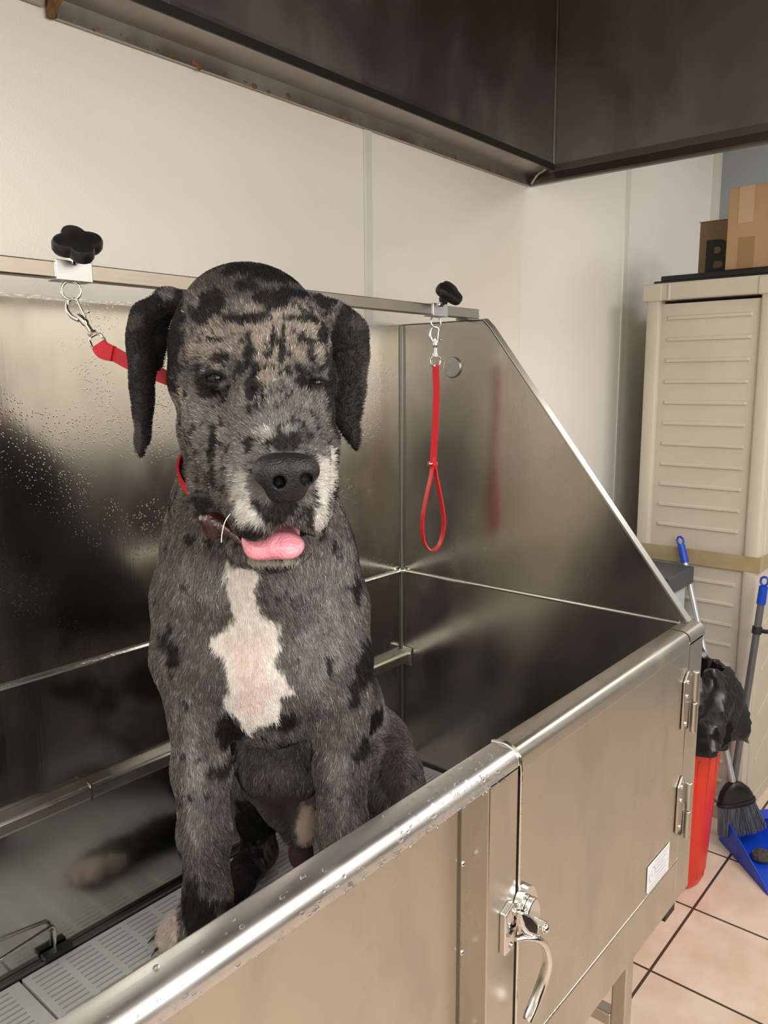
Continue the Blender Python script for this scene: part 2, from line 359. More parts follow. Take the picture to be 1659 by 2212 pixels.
# hinges: leaf with three screws, knuckle in two barrels
for z0, z1, zk0, zk1, dx in ((.897, 1.012, .882, 1.008, 0), (.680, .795, .655, .775, 0)):
    lf = obj('hinge', X([(-.079, YFR-.001, z0+.006), (-.076, YFR-.001, z0), (-.054, YFR-.001, z0), (-.050, YFR-.001, z0+.04), (-.050, YFR-.001, z1), (-.062, YFR-.001, z1), (-.078, YFR-.001, z1-.016)], (0, -.0045, 0)), M_rim2, gate, bevel=.0015)
    for z in (z0+.012, z0+.068, z1-.018): obj('screw', ball(bmesh.new(), (-.066, YFR-.006, z), .0042, 1, .8, 1), M_chrome, lf, smooth=True)
    kn = cyl(bmesh.new(), (-.034, YFR-.010, zk0), (-.034, YFR-.010, (zk0+zk1)/2-.0008), .0068, 20)
    obj('knuckle', kn, M_rim2, lf, bevel=.002)
    obj('knuckle', cyl(bmesh.new(), (-.034, YFR-.010, (zk0+zk1)/2+.0008), (-.034, YFR-.010, zk1), .0068, 20), M_rim2, lf, bevel=.002)
    bm = box(bmesh.new(), -.050, -.036, YFR-.006, YFR-.001, (z0+z1)/2-.004, z1-.01); obj('hinge_plate', bm, M_rim2, lf)
    obj('hinge_gap', B(-.0515, -.041, YFR-.0035, YFR-.0005, zk0+.01, (zk0+zk1)/2), M_weld, lf)
# latch
la = obj('strike_plate', X([(-.728, YFR, .812), (-.728, YFR, .872), (-.708, YFR, .880), (-.692, YFR, .872), (-.692, YFR, .850), (-.700, YFR, .838), (-.700, YFR, .824), (-.712, YFR, .812)], (0, -.010, 0)), M_chrome, tub, bevel=.002)
for q in ((-.706, YFR-.011, .866), (-.712, YFR-.011, .820)): obj('screw', ball(bmesh.new(), q, .0042, 1, .6, 1), M_rim2, la, smooth=True)
pts = [(-.672+.026*math.cos(a), YFR-.001, .846+.040*math.sin(a)) for a in np.linspace(-.3*PI, 1.12*PI, 18)]
lt = obj('latch', X([(-.646, YFR-.001, .808)]+pts, (0, -.011, 0)), M_chrome, gate, bevel=.002)
pts = [(-.672+.019*math.cos(a), YFR-.012, .842+.030*math.sin(a)) for a in np.linspace(0, 2*PI, 22)[:-1]]
obj('cam', X(pts, (0, -.009, 0)), M_chrome, lt, bevel=.0025)
bm = cyl(bmesh.new(), (-.655, YFR-.018, .822), (-.655, YFR-.030, .822), .0095, 6); ball(bm, (-.655, YFR-.030, .822), .0065, 1, .8, 1); obj('bolt', bm, M_chrome, lt, bevel=.001)
obj('bracket', X([(-.704, YFR-.010, .870), (-.690, YFR-.012, .860), (-.676, YFR-.020, .842), (-.684, YFR-.024, .826), (-.700, YFR-.016, .838), (-.706, YFR-.010, .850)], (0, -.012, 0)), M_chrome, la, bevel=.004)
lv = smoothpath([(-.712, YFR-.016, .832), (-.698, YFR-.022, .830), (-.685, YFR-.030, .826), (-.667, YFR-.034, .806), (-.655, YFR-.034, .775), (-.655, YFR-.030, .748), (-.667, YFR-.026, .722), (-.684, YFR-.024, .702), (-.688, YFR-.024, .697)], 8)
sc = [min(1, .55+.45*i/14) if i < 14 else 1+.12*math.sin((i-14)/(len(lv)-14)*PI) for i in range(len(lv))]
obj('lever', sweep(bmesh.new(), lv, circ(.0078, 14, .0052), scale=sc), M_chrome, la, smooth=True)
# warning label on the gate: paper, icon circle and lines of print
lb = obj('warning_label', X([(-.212, YFR-.0014, .625), (-.212, YFR-.0014, .676), (-.104, YFR-.0014, .676), (-.104, YFR-.0014, .618), (-.205, YFR-.0014, .618)], (0, -.0006, 0)), M_label, gate)
lb['label'] = 'small white warning label'
bm = bmesh.new()
for i, z in enumerate((.669, .661, .653, .645, .637)): box(bm, -.172, -.112-(i % 3)*.008, YFR-.0023, YFR-.002, z-.0018, z+.0012)
for z in (.629, .623): box(bm, -.200, -.118, YFR-.0023, YFR-.002, z-.0012, z+.001)
obj('printed_text', bm, M_lprint, lb)
bm = torus((-.190, YFR-.0021, .652), (0, 1, 0), .014, .0012, 28, 6); box(bm, -.1912, -.1888, YFR-.0024, YFR-.0018, .645, .660)
obj('printed_symbol', bm, M_lprint, lb)
# legs and stretcher
for x, y in ((-.14, -.69), (-.14, -.06), (-2.0, -.69), (-2.0, -.06)):
    l_ = obj('leg', B(x-.016, x+.016, y-.016, y+.016, .045, .52), M_rim2, tub, bevel=.004)
    obj('foot', cyl(bmesh.new(), (x, y, .0), (x, y, .046), .022, 20, .014), M_rubber, l_)
obj('stretcher', B(-.155, -.125, -.675, -.08, .25, .28), M_rim2, tub, bevel=.004)
obj('stretcher', B(-2.0, -.16, -.075, -.045, .25, .28), M_rim2, tub, bevel=.004)
obj('drain_bracket', B(-.085, -.035, -.75, -.70, .488, .512), M_rubber, tub)
# wire handle at the back left of the grate
hp = smoothpath([(-.975, .0-.006, .592), (-.975, -.008, .628), (-.980, -.010, .638), (-.990, -.012, .640), (-1.1, -.030, .642), (-1.25, -.05, .642)], 6)
obj('wire_handle', tube(hp, .0035, 10), M_chrome, tub, smooth=True)
bm = B(-1.0, -.95, -.02, -.004, .586, .594); obj('handle_clip', bm, M_blackp, tub)
obj('floor_gutter', B(XLT, -.002, -.012, -.001, .575, .5835), M_weld, tub)

# water beads left on the rim and dripping from its lower edge
M_water = bpy.data.materials.new('water'); M_water.use_nodes = True; _b = M_water.node_tree.nodes['Principled BSDF']
_b.inputs['Transmission Weight'].default_value = 1; _b.inputs['Roughness'].default_value = .02; _b.inputs['IOR'].default_value = 1.33
bm = bmesh.new(); pr_ = rimprof()[3:11]
for k in range(230):
    x = random.choice([random.uniform(-1.3, -.70), random.uniform(-.95, -.70)]); i = random.choice([0, 1, 4, 5, 6, 7, 7, 7]) if k > 60 else 7
    a = Vector((0, *pr_[i])); b_ = Vector((0, *pr_[(i+1) % len(pr_)])); p = a.lerp(b_, random.random()); p.x = x; r_ = random.choice([.0008, .001, .0012, .0016, .0022])
    if i == 7: p.y = YFR; p.z = random.uniform(1.060, 1.068)
    ball(bm, p, r_, random.uniform(1, 1.8), 1, 1, 8, 6)
obj('water_drops', bm, M_water, tub, smooth=True)['kind'] = 'stuff'

# plastic grates on the tub floor: frame, bars, slots
def grate(x0, x1, y0, y1, ang, name='floor_grate'):
    bm = bmesh.new(); box(bm, x0, x1, y0, y1, .556, .577)
    o = obj(name, bm, M_mat, None, bevel=.002)
    bm = bmesh.new(); nx = int((x1-x0)/.062)
    for i in range(nx):
        xa = x0+.012+i*(x1-x0-.024)/nx; xb = xa+(x1-x0-.024)/nx-.012
        y = y0+.012
        while y < y1-.012:
            box(bm, xa, xb, y, y+.0035, .5768, .5774); y += .0125
    s = obj('slot', bm, M_slot, o); s['kind'] = 'stuff'
    return o
grs = [(-1.66, -1.044, "pale grey slotted plastic grate at the far left end of the tub floor"),
       (-1.040, -.42, "pale grey slotted plastic grate under the front paws of the dog"),
       (-.416, -.01, "pale grey slotted plastic grate in the right end of the tub beside the end panel")]
for a, b_, lab in grs: tag(grate(a, b_, -.705, -.014, 0), lab, 'floor grate', 'grates on the tub floor')

# ------------------------------------------------------------------ tether bar, clamps and leashes
YB = -.2
bar = thing('tether_bar', 'square steel tether bar running along the top of the tub', 'bar', (-1, YB, TZ))
obj('square_tube', B(XLT, .024, YB-.011, YB+.011, 1.7085, 1.7305), M_bar, bar, bevel=.0018)
obj('end_bolt', cyl(bmesh.new(), (.024, YB, 1.716), (.034, YB, 1.716), .006, 6), M_chrome, bar)
obj('end_bracket', B(-.03, .03, YB-.016, YB+.016, 1.704, 1.7085), M_weld, bar)

def knob_mesh(R_=.034, h=.021, lobes=4):
    bm = bmesh.new(); rings = []
    for (z, s) in ((-h*.5, .80), (-h*.42, .92), (-h*.2, 1), (h*.25, 1), (h*.44, .93), (h*.5, .82)):
        ring = []
        for i in range(72):
            a = 2*PI*i/72; rr = R_*(.70+.30*(.5+.5*math.cos(lobes*a))**.6)*s
            ring.append(bm.verts.new((rr*math.cos(a), rr*math.sin(a), z)))
        rings.append(ring)
    for A, Q in zip(rings, rings[1:]):
        for j in range(72): bm.faces.new([A[j], A[(j+1) % 72], Q[(j+1) % 72], Q[j]])
    bm.faces.new(rings[0][::-1]); bm.faces.new(rings[-1])
    cyl(bm, (0, 0, -h*.5), (0, 0, -h*.5-.012), .009, 20, .011)
    return bm
def clamp(x, label, kdir, spin, ringdir, lobes, R_):
    t = thing('tether_clamp', label, 'clamp', (x, YB, 1.7195), 'clamps sliding on the tether bar')
    bm = bmesh.new(); W_ = .0265
    o = .0135
    bm = X([(x-W_, YB-o, 1.7195-o), (x-W_, YB+o, 1.7195-o), (x-W_, YB+o, 1.7195+o), (x-W_, YB-o, 1.7195+o)], (2*W_, 0, 0))
    obj('sleeve', bm, M_clamp, t, bevel=.0012)
    p0 = Vector((x, YB-.010, 1.7195+.009)); d = Vector(kdir).normalized()
    bm = cyl(bmesh.new(), p0, p0+d*.030, .0048, 16); cyl(bm, p0+d*.004, p0+d*.010, .0085, 6)
    obj('stud', bm, M_chrome, t)
    kd = Vector((-.268, -.60, .704)).normalized() if lobes == 4 else d
    M = Matrix.Translation(p0+d*(.027 if lobes == 4 else .036)) @ kd.to_track_quat('Z', 'Y').to_matrix().to_4x4() @ Matrix.Rotation(spin, 4, 'Z')
    bm = knob_mesh(lobes=lobes, R_=R_); bm.transform(M); obj('knob', bm, M_blackp, t, smooth=True)
    obj('ring', torus((x, YB, 1.7195-.013-.0115), ringdir, .0125, .0019), M_chrome, t, smooth=True)
    return t
M_clamp = mat('clamp_steel', (.72, .72, .74), .3, 1, bump=.05, bscale=60)
clamp(-.968, 'steel bar clamp with large black star knob, holding the red leash to the dog', (.12, -.25, .8), .25, (-.55, -.8, .1), 4, .034)
clamp(-.128, 'steel bar clamp with a black star knob near the end panel, over the hanging leash', (-.05, -.75, .75), .9, (-.35, -.9, .1), 3, .033)

def frame(p0, d, side):
    z = Vector(d).normalized(); x = (Vector(side)-z*Vector(side).dot(z)).normalized(); y = z.cross(x)
    return Matrix.Translation(Vector(p0)) @ Matrix((x, y, z)).transposed().to_4x4()
def snap(parent, p0, d, side, L_=.066):
    """bolt snap: hook at the origin, body along +z, swivel eye at the end"""
    M = frame(p0, d, side); s = L_/.066
    hk = smoothpath([(.006, 0, .030), (.0115, 0, .020), (.0115, 0, .008), (.006, 0, -.001), (-.002, 0, -.0015), (-.0065, 0, .005)], 6)
    bm = sweep(bmesh.new(), [M @ Vector(p)*1 for p in hk], circ(.0026, 10), up=(0, 0, 1), scale=[1.25-.5*i/(len(hk)-1) for i in range(len(hk))])
    h = obj('snap_hook', bm, M_chrome, parent, smooth=True)
    bm = cyl(bmesh.new(), M @ Vector((-.0062, 0, .005)), M @ Vector((-.0035, 0, .032)), .0014, 10); obj('bolt', bm, M_chrome, h, smooth=True)
    ball_ = ball(bmesh.new(), M @ Vector((-.011, 0, .026)), .0026); cyl(ball_, M @ Vector((-.004, 0, .026)), M @ Vector((-.011, 0, .026)), .0014, 8)
    obj('thumb_catch', ball_, M_chrome, h, smooth=True)
    path = [(.004, 0, .024), (.001, 0, .034), (0, 0, .046), (0, 0, .056)]
    obj('barrel', sweep(bmesh.new(), [M @ Vector(p) for p in smoothpath(path, 5)], circ(.0048, 14), scale=[.9+.25*math.sin(i/15*PI) if i < 8 else .78 for i in range(16)]), M_chrome, h, smooth=True)
    obj('collar', cyl(bmesh.new(), M @ Vector((0, 0, .055)), M @ Vector((0, 0, .059)), .0062, 18), M_chrome, h)
    q = [(-.0045, 0, .060), (.0045, 0, .060), (.0088, 0, .064), (.0098, 0, .072), (.0088, 0, .080), (0, 0, .0825), (-.0088, 0, .080), (-.0098, 0, .072), (-.0088, 0, .064)]
    obj('swivel_loop', sweep(bmesh.new(), [M @ Vector(p) for p in q], circ(.0020, 8), closed=True, up=(0, 1, 0)), M_chrome, h, smooth=True)
    return M
def flat(w_, t_): return [(-w_/2, -t_/2), (w_/2, -t_/2), (w_/2, t_/2), (-w_/2, t_/2)]
# hanging leash
VR = Vector(RR); VR.z = 0; VR.normalize(); VFr = Vector((-FF[0], -FF[1], 0)).normalized()
hl = thing('grooming_leash', 'red grooming leash hanging slack in a long loop against the end panel', 'leash', (-.128, YB, 1.19), 'red grooming leashes')
snap(hl, (-.128, YB, 1.683), (.004, 0, -1), -VR, .066)
xo = -.128
def ribbon(path, w_, t_, side):
    bm = bmesh.new(); rings = []
    path = [Vector(p) for p in path]
    for i, p in enumerate(path):
        t = (path[min(i+1, len(path)-1)]-path[max(0, i-1)]).normalized(); s = Vector(side); s = (s-t*s.dot(t)).normalized(); n = s.cross(t)
        rings.append([bm.verts.new(p+s*a+n*b) for a, b in flat(w_, t_)])
    for A, Q in zip(rings, rings[1:]):
        for j in range(4): bm.faces.new([A[j], A[(j+1) % 4], Q[(j+1) % 4], Q[j]])
    bm.faces.new(rings[0][::-1]); bm.faces.new(rings[-1]); return bm
P0 = Vector((xo, YB, 0))
def hp_(a, z, b=0): return P0+VR*a+VFr*b+Vector((0, 0, z))
side = (VR*.85+VFr*.5).normalized()
obj('strap', ribbon(smoothpath([hp_(.0, 1.603), hp_(.002, 1.55), hp_(.001, 1.5), hp_(-.001, 1.45), hp_(-.004, 1.40), hp_(-.005, 1.375)], 6), .015, .0035, side), M_red, hl, smooth=True)
lp = smoothpath([hp_(-.004, 1.40), hp_(-.009, 1.36), hp_(-.022, 1.30), hp_(-.029, 1.25), hp_(-.024, 1.205), hp_(-.006, 1.188), hp_(.012, 1.205), hp_(.020, 1.25), hp_(.014, 1.30), hp_(.002, 1.36), hp_(-.004, 1.40)], 8)
obj('loop', ribbon(lp, .0125, .0032, (VFr*.85+VR*.5)), M_red, hl, smooth=True)
M = frame(hp_(-.005, 1.386), (0, 0, 1), VR); bm = box(bmesh.new(), -.012, .011, -.0055, .0055, -.005, .005); bm.transform(M)
sl = obj('slider', bm, M_red, hl, bevel=.002)
obj('rivet', ball(bmesh.new(), hp_(-.010, 1.386, .006), .0045), M_chrome, sl, smooth=True)

# ------------------------------------------------------------------ storage cabinet
CX, CY0, CY1, CZ = 1.25, -.53, -.098, 1.898
cab = thing('storage_cabinet', 'tall beige ribbed plastic storage cabinet bound with brown tape', 'cabinet', (1.7, -.3, 0))
CX2 = 2.15
obj('side_panel', B(CX+.018, CX+.04, CY0+.03, CY1-.03, .03, CZ-.07), M_cab, cab)
def rib(bm, yc, z, hw, x):
    pts = [(x, yc-hw, z-.006), (x, yc-hw, z+.010), (x, yc+hw, z+.010), (x, yc+hw, z-.006)]
    a = [bm.verts.new(Vector(p)) for p in pts]; b_ = [bm.verts.new(Vector((x-.0075, p[1]+(.006 if p[1] < yc else -.006), p[2]+(.003 if p[2] < z else -.004)))) for p in pts]
    bm.faces.new(a); bm.faces.new(b_[::-1])
    for i in range(4): bm.faces.new([a[i], a[(i+1) % 4], b_[(i+1) % 4], b_[i]])
bm = bmesh.new()
for i in range(12):
    rib(bm, -.313, 1.049+.0728*i if i < 12 else 0, .143-.002*i*0, CX+.0182)
for i in range(12): rib(bm, -.313, .862-.0728*i, .143, CX+.0182)
obj('rib', bm, M_cab, cab, bevel=.0018)['kind'] = 'stuff'
def post_(y0, y1, n='corner_post', x0=CX):
    bm = X([(x0+.02, y0, 0), (x0+.004, y0+.004, 0), (x0, y0+.013, 0), (x0, y1-.013, 0), (x0+.004, y1-.004, 0), (x0+.02, y1, 0), (x0+.05, y1, 0), (x0+.05, y0, 0)], (0, 0, CZ-.085), Matrix.Translation((0, 0, .028)))
    obj(n, bm, M_cab, cab, bevel=.003)
post_(CY1-.052, CY1); post_(CY0, CY0+.052)
obj('top_cap', B(CX-.006, CX2+.006, CY0-.008, CY1+.006, CZ-.058, CZ), M_cab, cab, bevel=.006)
for a, b_ in ((CY1-.058, CY1+.009), (CY1-.088, CY1-.078), (CY0-.011, CY0+.058)): obj('cap_corner', B(CX-.010, CX+.06, a, b_, CZ-.060, CZ-.003), M_cab, cab, bevel=.004)
obj('base', B(CX-.004, CX2, CY0-.002, CY1, 0, .05), M_cab, cab, bevel=.004)
obj('back_panel', B(CX+.03, CX2, CY1-.02, CY1, .03, CZ-.05), M_cab, cab)
obj('side_panel', B(CX2-.02, CX2, CY0+.03, CY1-.01, .03, CZ-.05), M_cab, cab)
for x0, x1 in ((CX+.052, 1.70), (1.705, CX2-.02)):
    d_ = obj('door', B(x0, x1, CY0-.004, CY0+.02, .055, CZ-.065), M_cab, cab, bevel=.005)
    bm = bmesh.new()
    for k in range(9): extr(bm, [(x0+.06, CY0-.0045, .2+k*.17), (x1-.06, CY0-.0045, .2+k*.17+.10), (x1-.06, CY0-.0045, .2+k*.17+.108), (x0+.06, CY0-.0045, .2+k*.17+.008)], (0, -.002, 0))
    obj('embossing', bm, M_cab, d_)
    obj('handle', B(x1-.05 if x0 < 1.5 else x0+.03, x1-.03 if x0 < 1.5 else x0+.05, CY0-.02, CY0-.003, .95, 1.1), M_cab, d_, bevel=.004)
tp = obj('tape_band', X([(CX-.0012, CY1+.0012, 0), (CX-.0012, CY0-.0055, 0), (CX2+.001, CY0-.0055, 0), (CX2+.001, CY0-.0035, 0), (CX+.0005, CY0-.0035, 0), (CX+.0005, CY1+.0012, 0)], (0, 0, .054), Matrix.Translation((0, 0, .921))), M_tape, cab)
tp['label'] = 'brown packing tape wrapped around the cabinet'

# things on the cabinet
t = thing('plastic_tray', 'shallow black plastic tray lying on top of the beige cabinet', 'tray', (1.6, -.3, CZ))
obj('tray_base', B(CX+.02, 1.9, -.50, -.115, CZ, CZ+.0102), M_blackp, t, bevel=.003)
bm = bmesh.new(); box(bm, CX+.02, CX+.03, -.50, -.15, CZ+.008, CZ+.026); box(bm, CX+.02, 1.9, -.51, -.50, CZ+.008, CZ+.03); box(bm, 1.89, 1.9, -.50, -.15, CZ+.008, CZ+.026); box(bm, CX+.02, 1.9, -.15, -.14, CZ+.008, CZ+.026)
obj('tray_rim', bm, M_blackp, t, bevel=.003)
def carton(name, label, x0, x1, y0, y1, z0, z1, m, rz=0):
    t = thing(name, label, 'box', ((x0+x1)/2, (y0+y1)/2, z0), 'cardboard boxes on the cabinet')
    t.rotation_euler.z = 0
    obj('carton', B(x0, x1, y0, y1, z0, z1), m, t, bevel=.0025)
    return t
ZB = CZ+.0106
b1 = carton('cardboard_box', 'dark brown cardboard box printed with a big black letter B, on the cabinet', 1.45, 1.60, -.36, -.203, ZB, 2.12, M_card2)
cu = bpy.data.curves.new('letter', 'FONT'); cu.body = 'B'; cu.size = .165; cu.extrude = .0006; cu.offset = .0055
co = bpy.data.objects.new('letter_tmp', cu); COL.objects.link(co); bpy.context.view_layer.update()
me = bpy.data.meshes.new_from_object(co.evaluated_get(bpy.context.evaluated_depsgraph_get())); bpy.data.objects.remove(co)
me.transform(Matrix.Translation((1.4492, -.222, ZB+.030)) @ Matrix.Rotation(-PI/2, 4, 'Z') @ Matrix.Rotation(PI/2, 4, 'X'))
me.materials.clear(); me.materials.append(M_ink); lo = bpy.data.objects.new('printed_letter', me); link(lo, b1)
obj('box_flap', B(1.448, 1.602, -.362, -.201, 2.12, 2.123), M_card, b1)
b2 = carton('cardboard_box', 'large light brown cardboard box closed with clear tape, topmost right on the cabinet', 1.30, 1.44, -.60, -.345, CZ+.031, 2.19, M_card)
b2['label'] = 'large light brown cardboard box closed with clear tape, beside the box printed B'
obj('tape', B(1.2988, 1.30, -.425, -.378, 2.075, 2.1905), M_ptape, b2)
obj('tape', B(1.2988, 1.442, -.425, -.378, 2.19, 2.1912), M_ptape, b2)
obj('tape', B(1.2988, 1.30, -.435, -.385, CZ+.033, 2.03), M_ptape2, b2)

# ------------------------------------------------------------------ bins, broom and dustpan
t = thing('tall_bin', 'tall pale plastic bin with a charcoal lid behind the red can', 'bin', (1.1, -.2, 0))
obj('body', X([(1.00, -.315, 0), (1.19, -.315, 0), (1.19, -.06, 0), (1.00, -.06, 0)], (0, 0, .865), None), M_white, t, bevel=.008)
obj('lid', B(.975, 1.205, -.335, -.045, .865, .925), M_slate, t, bevel=.004)
# red can with a bin liner
cxc, cyc = .828, -.425
t = thing('trash_can', 'tapered red plastic trash can lined with a black bag behind the tub', 'trash can', (cxc, cyc, 0))
def lathe(prof, c, n=48, wob=None):
    bm = bmesh.new(); rings = []
    for k, (r_, z) in enumerate(prof):
        rings.append([bm.verts.new((c[0]+(r_+(wob(k, i/n) if wob else 0))*math.cos(2*PI*i/n), c[1]+(r_+(wob(k, i/n) if wob else 0))*math.sin(2*PI*i/n), z)) for i in range(n)])
    for A, Q in zip(rings, rings[1:]):
        for j in range(n): bm.faces.new([A[j], A[(j+1) % n], Q[(j+1) % n], Q[j]])
    return bm, rings
bm, rg = lathe([(.095, .0), (.110, .004), (.117, .02), (.124, .10), (.136, .40), (.148, .62), (.156, .63), (.156, .64), (.142, .64), (.136, .6), (.11, .02)], (cxc, cyc))
bm.faces.new(rg[0][::-1]); bm.faces.new(rg[-1]); obj('can', bm, M_redcan, t, smooth=True)
bm = bmesh.new()
for i in range(20):
    a = 2*PI*i/20
    cyl(bm, (cxc+.116*math.cos(a), cyc+.116*math.sin(a), .03), (cxc+.137*math.cos(a), cyc+.137*math.sin(a), .44), .004, 8)
obj('flute', bm, M_redcan, t, smooth=True)['kind'] = 'stuff'
# the liner: folded over the rim, wrinkled, flaring in points
def bagw(k, u):
    z = k/12.; a = 2*PI*u
    f1 = .5+.5*math.sin(a*3+.4+z*1.1); f2 = math.sin(a*7+2.+z*3); f3 = math.sin(a*13+z*5+1)
    return (z-.15)*(.030*f1+.020*f2+.010*f3)+.007*math.sin(a*17+k*1.7)
prof = [(.146, .60), (.152, .66), (.160, .70), (.172, .705), (.184, .69), (.190, .665), (.196, .64), (.198, .61), (.20, .58), (.202, .55), (.204, .52), (.204, .49), (.202, .455), (.204, .43)]
prof = [(r_-.026, z+max(0, .6-z)*.35) for r_, z in prof]
bm, rg = lathe(prof, (cxc, cyc), 120, bagw)
for v in bm.verts:
    a = math.atan2(v.co.y-cyc, v.co.x-cxc)
    v.co.z += .022*math.sin(3*a+1)*(1 if v.co.z > .6 else .6)+.010*math.sin(9*a+v.co.z*20)
    d = Vector((v.co.x-cxc, v.co.y-cyc, 0)).normalized(); k = max(0, d.dot(Vector((.62, -.78, 0))))**10
    v.co += d*.040*k*max(0, min(1, (.72-v.co.z)/.24))
o = obj('bin_liner', bm, M_bag, t, smooth=True); md = o.modifiers.new('solid', 'SOLIDIFY'); md.thickness = .0015
# broom leaning on the cabinet
t = thing('broom', 'broom with pale handle and grey bristles resting its head in the blue dustpan', 'broom', (1.1, -.55, .1))
ptop, pbot = Vector((1.228, -.278, .985)), Vector((1.095, -.545, .215))
dv = (pbot-ptop).normalized()
obj('handle', tube([ptop+dv*.03, pbot], .0105, 16), M_lpole, t, smooth=True)
M = frame(ptop, dv, (0, 1, 0))
bm = bmesh.new()
sweep(bm, [M @ Vector(p) for p in [(-.004, 0, -.004), (-.010, 0, -.012), (-.011, 0, -.024), (-.004, 0, -.034), (.004, 0, -.034), (.011, 0, -.024), (.010, 0, -.012), (.004, 0, -.004)]], circ(.0038, 8), closed=True, up=(0, 1, 0))
cyl(bm, ptop-dv*.006, ptop+dv*.06, .0125, 16, .0135); obj('hanging_cap', bm, M_blue, t, smooth=True)
bd = Vector((.12, -.16, -1)).normalized(); c0 = pbot
wd = Vector((.647, -.763, .30)); wd = (wd-bd*wd.dot(bd)).normalized()
M = Matrix.Translation(c0) @ Matrix((wd, bd.cross(wd), bd)).transposed().to_4x4()
def fan(prof, dep):   # prof: (half width, z)
    bm = bmesh.new(); rings = []
    for hw, z, dp, sh in [(p[0], p[1], p[2], p[3]) for p in prof]:
        rings.append([bm.verts.new(M @ Vector((hw*math.cos(2*PI*i/32)+sh, dp*math.sin(2*PI*i/32), z))) for i in range(32)])
    for A, Q in zip(rings, rings[1:]):
        for j in range(32): bm.faces.new([A[j], A[(j+1) % 32], Q[(j+1) % 32], Q[j]])
    bm.faces.new(rings[0][::-1]); bm.faces.new(rings[-1]); return bm
obj('head_shroud', fan([(.012, -.02, .013, 0), (.03, -.012, .018, 0), (.048, .008, .021, 0), (.058, .03, .022, 0), (.062, .05, .022, 0)], 0), M_blackp, t, smooth=True)
obj('head_band', fan([(.065, .045, .025, 0), (.067, .055, .026, 0), (.064, .060, .025, 0)], 0), M_blackp, t, smooth=True)
bm = bmesh.new()
for i in range(1500):
    u = random.uniform(-1, 1); v = random.uniform(-1, 1)*math.sqrt(1-u*u); e = random.uniform(.150, .166)
    p0 = M @ Vector((u*.060, v*.021, .052)); p1 = M @ Vector((u*.082+.006, v*.030, e)); s = .0009
    ax = (wd*s, bd.cross(wd)*s)
    a = [bm.verts.new(p0+ax[0]), bm.verts.new(p0+ax[1]), bm.verts.new(p0-ax[0]-ax[1])]; b_ = [bm.verts.new(p1+ax[0]), bm.verts.new(p1+ax[1]), bm.verts.new(p1-ax[0]-ax[1])]
    for j in range(3): bm.faces.new([a[j], a[(j+1) % 3], b_[(j+1) % 3], b_[j]])
obj('bristles', bm, M_brist, t)['kind'] = 'stuff'
# dustpan with a long handle
t = thing('dustpan', 'long handled blue dustpan on the floor under the broom', 'dustpan', (1.1, -.6, 0))
c = Vector((1.105, -.505, 0)); ax = Vector((-.68, -.735, 0)).normalized(); bx = Vector((.735, -.68, 0)).normalized(); Lp, Wp = .30, .27
def dp(a, b_, z): return c+ax*a+bx*b_+Vector((0, 0, z))
bm = bmesh.new()
extr(bm, [dp(.0, .0, .006), dp(.0, Wp, .006), dp(Lp, Wp+.01, .001), dp(Lp, -.01, .001)], (0, 0, .004))
obj('pan_floor', bm, M_blue, t)
bm = bmesh.new(); extr(bm, [dp(0, 0, .006), dp(0, 0, .105), dp(.04, 0, .10), dp(.16, -.003, .06), dp(Lp-.01, -.009, .015), dp(Lp, -.01, .002)], bx*.005)
extr(bm, [dp(0, Wp, .006), dp(0, Wp, .105), dp(.04, Wp, .10), dp(.16, Wp+.003, .06), dp(Lp, Wp+.01, .002)], -bx*.005)
obj('pan_side', bm, M_blue, t, bevel=.002)
bm = bmesh.new(); extr(bm, [dp(0, 0, .006), dp(0, Wp, .006), dp(-.0, Wp, .105), dp(-.0, 0, .105)], ax*.005); extr(bm, [dp(0, 0, .100), dp(0, Wp, .100), dp(.05, Wp, .098), dp(.05, 0, .098)], (0, 0, .005))
obj('pan_back', bm, M_blue, t, bevel=.002)
hb, ht = Vector((1.12, -.527, .09)), Vector((1.19, -.567, .895))
dv = (ht-hb).normalized()
obj('handle', tube([hb, ht-dv*.05], .0115, 16), M_pole, t, smooth=True)
M = frame(ht, -dv, (0, 1, 0)); bm = bmesh.new()
sweep(bm, [M @ Vector(p) for p in [(-.004, 0, -.002), (-.011, 0, -.010), (-.011, 0, -.024), (-.004, 0, -.030), (.004, 0, -.030), (.011, 0, -.024), (.011, 0, -.010), (.004, 0, -.002)]], circ(.004, 8), closed=True, up=(0, 1, 0))
cyl(bm, ht, ht-dv*.06, .0135, 16, .0145); obj('hanging_cap', bm, M_blue, t, smooth=True)
k = hb+dv*.66; bm = cyl(bmesh.new(), k-dv*.012, k+dv*.012, .0155, 18)
sweep(bm, smoothpath([k+Vector((0, -.012, 0)), k+Vector((0, -.03, .0)), k+Vector((.004, -.055, .004))], 5), circ(.007, 10)); obj('clip', bm, M_rubber, t, smooth=True)
bm = bmesh.new(); ball(bm, dp(.13, .075, .02), .030, 1.3, 1, .55, 20, 12)
for v in bm.verts: v.co += Vector([random.uniform(-.003, .003) for _ in range(3)])
tag(obj('dust_clump', bm, M_dust), 'small grey clump of hair and dust lying in the blue dustpan', 'dust')

